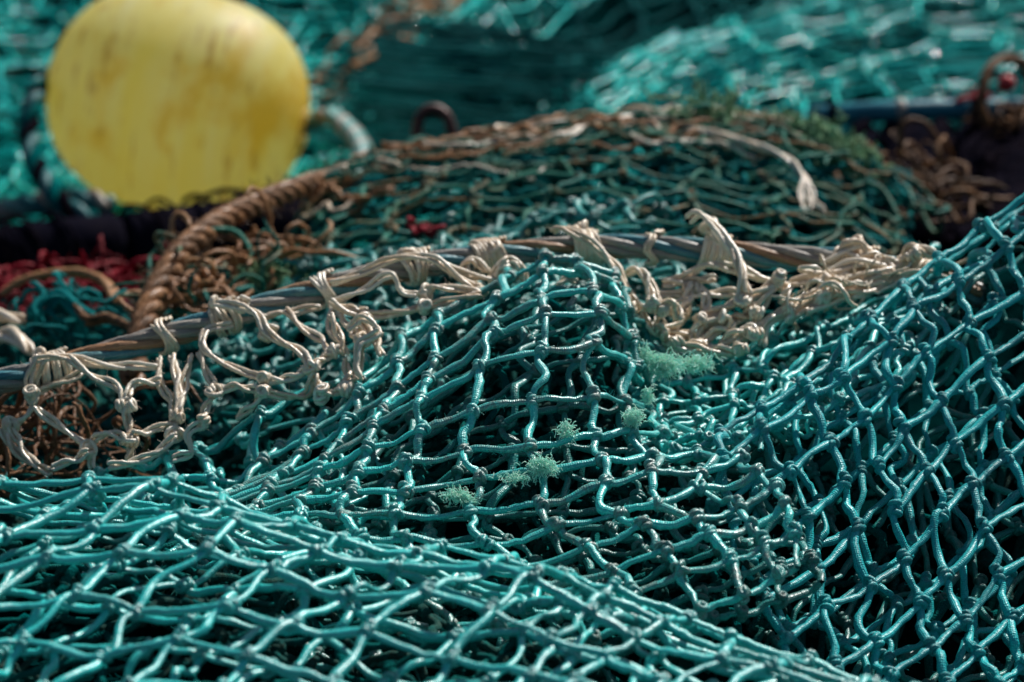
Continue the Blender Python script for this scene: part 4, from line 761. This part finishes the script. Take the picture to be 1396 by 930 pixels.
# dark dense netting in the hollows at the left
LH = rows((0, [(0, -80, 370, 2.2), (4, 200, 360, 2.2)]), (3, [(0, -80, 440, 2.05), (4, 200, 430, 2.02)]), (6, [(0, -80, 520, 1.9), (4, 200, 510, 1.88)]), (10, [(0, -80, 640, 1.72), (4, 200, 640, 1.72)]))
tP = thing('fishing_net', W(70, 500, 1.95), 'nearly black net in the hollow at the left edge, under the twisted rope', 'fishing net')
a = Acc(); net(a, LH, (-4, 6), (0, 10), off=(0, .02, -.035), rot=.3, scl=.8, r=.002, jit=.22, slackU=.25, slackV=.25, seed=85, wob=(.01, .1), S=6)
net(a, LH, (-4, 6), (0, 10), off=(0, .03, -.055), rot=-.4, scl=.7, r=.002, jit=.22, slackU=.25, slackV=.25, seed=86, wob=(.01, .1), S=6, core=False); a.build('webbing', M['teal_dark'], tP)

# ================================================================== right background
tT = thing('blue_tube', W(1250, 152, 2.5), 'blue tube with dark sleeves lying across the top right', 'tube')
P = smooth_curve(Wl([(1100, 160, 2.52), (1200, 153, 2.5), (1300, 150, 2.5), (1450, 148, 2.5)]), 40)
a = Acc(); a.tubes(P[None], .0085, S=20, ends=True); a.build('pipe', M['bluepipe'], tT)
for i0, i1 in ((3, 6), (13, 16), (24, 27)):
    a = Acc(); a.tubes(P[None, i0:i1 + 1],   .0096, S=20, ends=True); a.build('sleeve', M['strand_grey' if i0 == 13 else 'rubber'], tT)
tU = thing('dark_rope_hank', W(1290, 240, 2.45), 'hank of near black ropes hanging from the blue tube', 'rope')
for k in range(34):
    x0 = random.uniform(1170, 1420); a = Acc()
    strand(a, Wl([(x0, 172, 2.50), (x0 + random.uniform(-10, 10), 190, 2.48), (x0 + random.uniform(-20, 20), 235, 2.43), (x0 + random.uniform(-40, 20), 300, 2.34), (x0 + random.uniform(-60, 20), 340, 2.28)]), random.uniform(.004, .007), n=40, S=8, plies=2, twist=3, seed=700 + k)
    a.build('rope_length', M['dark_rope'], tU)
t9 = thing('twine_tangle', W(1270, 245, 2.3), 'dim brown twine clump beside the right end of the old heap', 'twine')
a = Acc(); tangle(a, W(1262, 235, 2.30), (.032, .03, .010), 24, .0018, 101, L=.08); tangle(a, W(1320, 275, 2.24), (.035, .03, .008), 12, .0018, 102, L=.08); a.build('brown_twine', M['umber'], t9)
t10 = thing('rope_loop', W(1370, 110, 2.5), 'brown rope loop tied round the blue tube at the right edge', 'rope')
a = Acc(); strand(a, Wl([(1345, 175, 2.47), (1338, 130, 2.47), (1350, 95, 2.48), (1375, 80, 2.5), (1400, 92, 2.5), (1404, 130, 2.48), (1385, 175, 2.46)]), .0022, n=50, plies=3, twist=2, seed=14)
tangle(a, W(1372, 160, 2.465), (.018, .012, .02), 8, .0022, 103, L=.04); a.build('strand', M['umber'], t10)
t11 = thing('red_bead', W(1372, 114, 2.44), 'shiny red plastic bead hanging in the brown loop at the right edge', 'bead')
a = Acc(); rp = .0068; a.grid((lathe([(rp * math.cos(q), max(rp * math.sin(q), .0012)) for q in np.linspace(math.pi, 0, 15)], 24) + W(1372, 114, 2.44))[None]); a.build('ball', M['redplastic'], t11)
a = Acc(); strand(a, Wl([(1372, 84, 2.495), (1372, 100, 2.46), (1372, 108, 2.44)]), .001, n=10); a.build('cord', M['dark_rope'], t11)
t12 = thing('twine_tangle', W(1328, 131, 2.49), 'small bright red twine wrap on top of the blue tube', 'twine')
a = Acc(); tangle(a, W(1328, 133, 2.5), (.016, .008, .004), 16, .0022, 104, L=.025); a.build('red_twine', M['red'], t12)
# iron shackle standing behind the brown heap
t13 = thing('shackle', W(593, 190, 2.36), 'rust brown iron shackle standing up behind the crest of the brown heap', 'shackle')
a = Acc(); P = smooth_curve(Wl([(570, 240, 2.36), (569, 195, 2.36), (570, 168, 2.36), (579, 152, 2.36), (594, 149, 2.36), (608, 158, 2.36), (616, 178, 2.36), (622, 205, 2.36), (624, 240, 2.36)]), 50); a.tubes(P[None], .0043, S=14); a.build('bow', M['iron'], t13)
a = Acc(); P = smooth_curve(Wl([(556, 225, 2.36), (600, 226, 2.36), (640, 227, 2.36)]), 12); a.tubes(P[None], .005, S=14, ends=True); a.build('pin', M['iron'], t13)
t14 = thing('red_scrap', W(590, 314, 1.98), 'scrap of dark red twine caught in the net under the rope', 'twine'); a = Acc(); tangle(a, W(588, 313, 1.985), (.009, .008, .002), 6, .0016, 105, L=.025); a.build('red_twine', M['red'], t14)
# ================================================================== added dark netting fill under the folds, and the quay
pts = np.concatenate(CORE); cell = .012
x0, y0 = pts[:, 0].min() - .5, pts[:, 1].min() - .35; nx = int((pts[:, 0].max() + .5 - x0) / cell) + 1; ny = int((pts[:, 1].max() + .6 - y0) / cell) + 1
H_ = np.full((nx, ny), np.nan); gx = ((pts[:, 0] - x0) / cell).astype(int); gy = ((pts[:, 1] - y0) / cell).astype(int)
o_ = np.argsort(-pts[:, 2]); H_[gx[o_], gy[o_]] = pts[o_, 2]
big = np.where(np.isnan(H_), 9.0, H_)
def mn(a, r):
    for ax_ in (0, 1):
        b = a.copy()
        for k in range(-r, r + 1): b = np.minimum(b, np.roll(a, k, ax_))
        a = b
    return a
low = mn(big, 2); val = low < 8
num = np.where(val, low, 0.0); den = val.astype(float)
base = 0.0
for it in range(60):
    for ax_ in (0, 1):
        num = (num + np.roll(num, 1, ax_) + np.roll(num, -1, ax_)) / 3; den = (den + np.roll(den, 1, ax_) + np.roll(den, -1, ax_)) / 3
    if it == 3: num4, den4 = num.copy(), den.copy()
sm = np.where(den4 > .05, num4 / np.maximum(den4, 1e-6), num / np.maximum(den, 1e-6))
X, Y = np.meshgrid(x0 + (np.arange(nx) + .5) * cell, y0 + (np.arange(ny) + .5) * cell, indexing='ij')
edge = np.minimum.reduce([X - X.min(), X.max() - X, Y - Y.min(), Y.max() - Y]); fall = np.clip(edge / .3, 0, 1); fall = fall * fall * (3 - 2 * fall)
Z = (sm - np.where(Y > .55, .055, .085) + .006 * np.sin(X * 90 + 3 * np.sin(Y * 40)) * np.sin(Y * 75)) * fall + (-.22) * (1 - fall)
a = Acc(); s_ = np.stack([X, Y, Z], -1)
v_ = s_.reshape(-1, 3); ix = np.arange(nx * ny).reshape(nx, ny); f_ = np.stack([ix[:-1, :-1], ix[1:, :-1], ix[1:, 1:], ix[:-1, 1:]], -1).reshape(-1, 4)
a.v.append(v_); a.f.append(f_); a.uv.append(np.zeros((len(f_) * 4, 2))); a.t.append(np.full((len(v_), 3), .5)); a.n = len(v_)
o = a.build('dark_netting_fill', M['core'], None); tag(o, 'added dark sheet of packed netting under all the folds, gap shade put into its colour', 'netting', kind='stuff')
a = Acc(); q = 60.0
a.v.append(np.array([[-q, -q, 0], [q, -q, 0], [q, q, 0], [-q, q, 0]]) + np.array([0, 0, -.20])); a.f.append(np.array([[0, 1, 2, 3]])); a.uv.append(np.zeros((4, 2))); a.t.append(np.full((4, 3), .5)); a.n = 4
o = a.build('ground', M['quay'], None); tag(o, kind='structure')
print('zmin of folds', pts[:, 2].min(), 'float bottom', BC[2] - hb, 'core', np.nanmin(Z), Z.max())
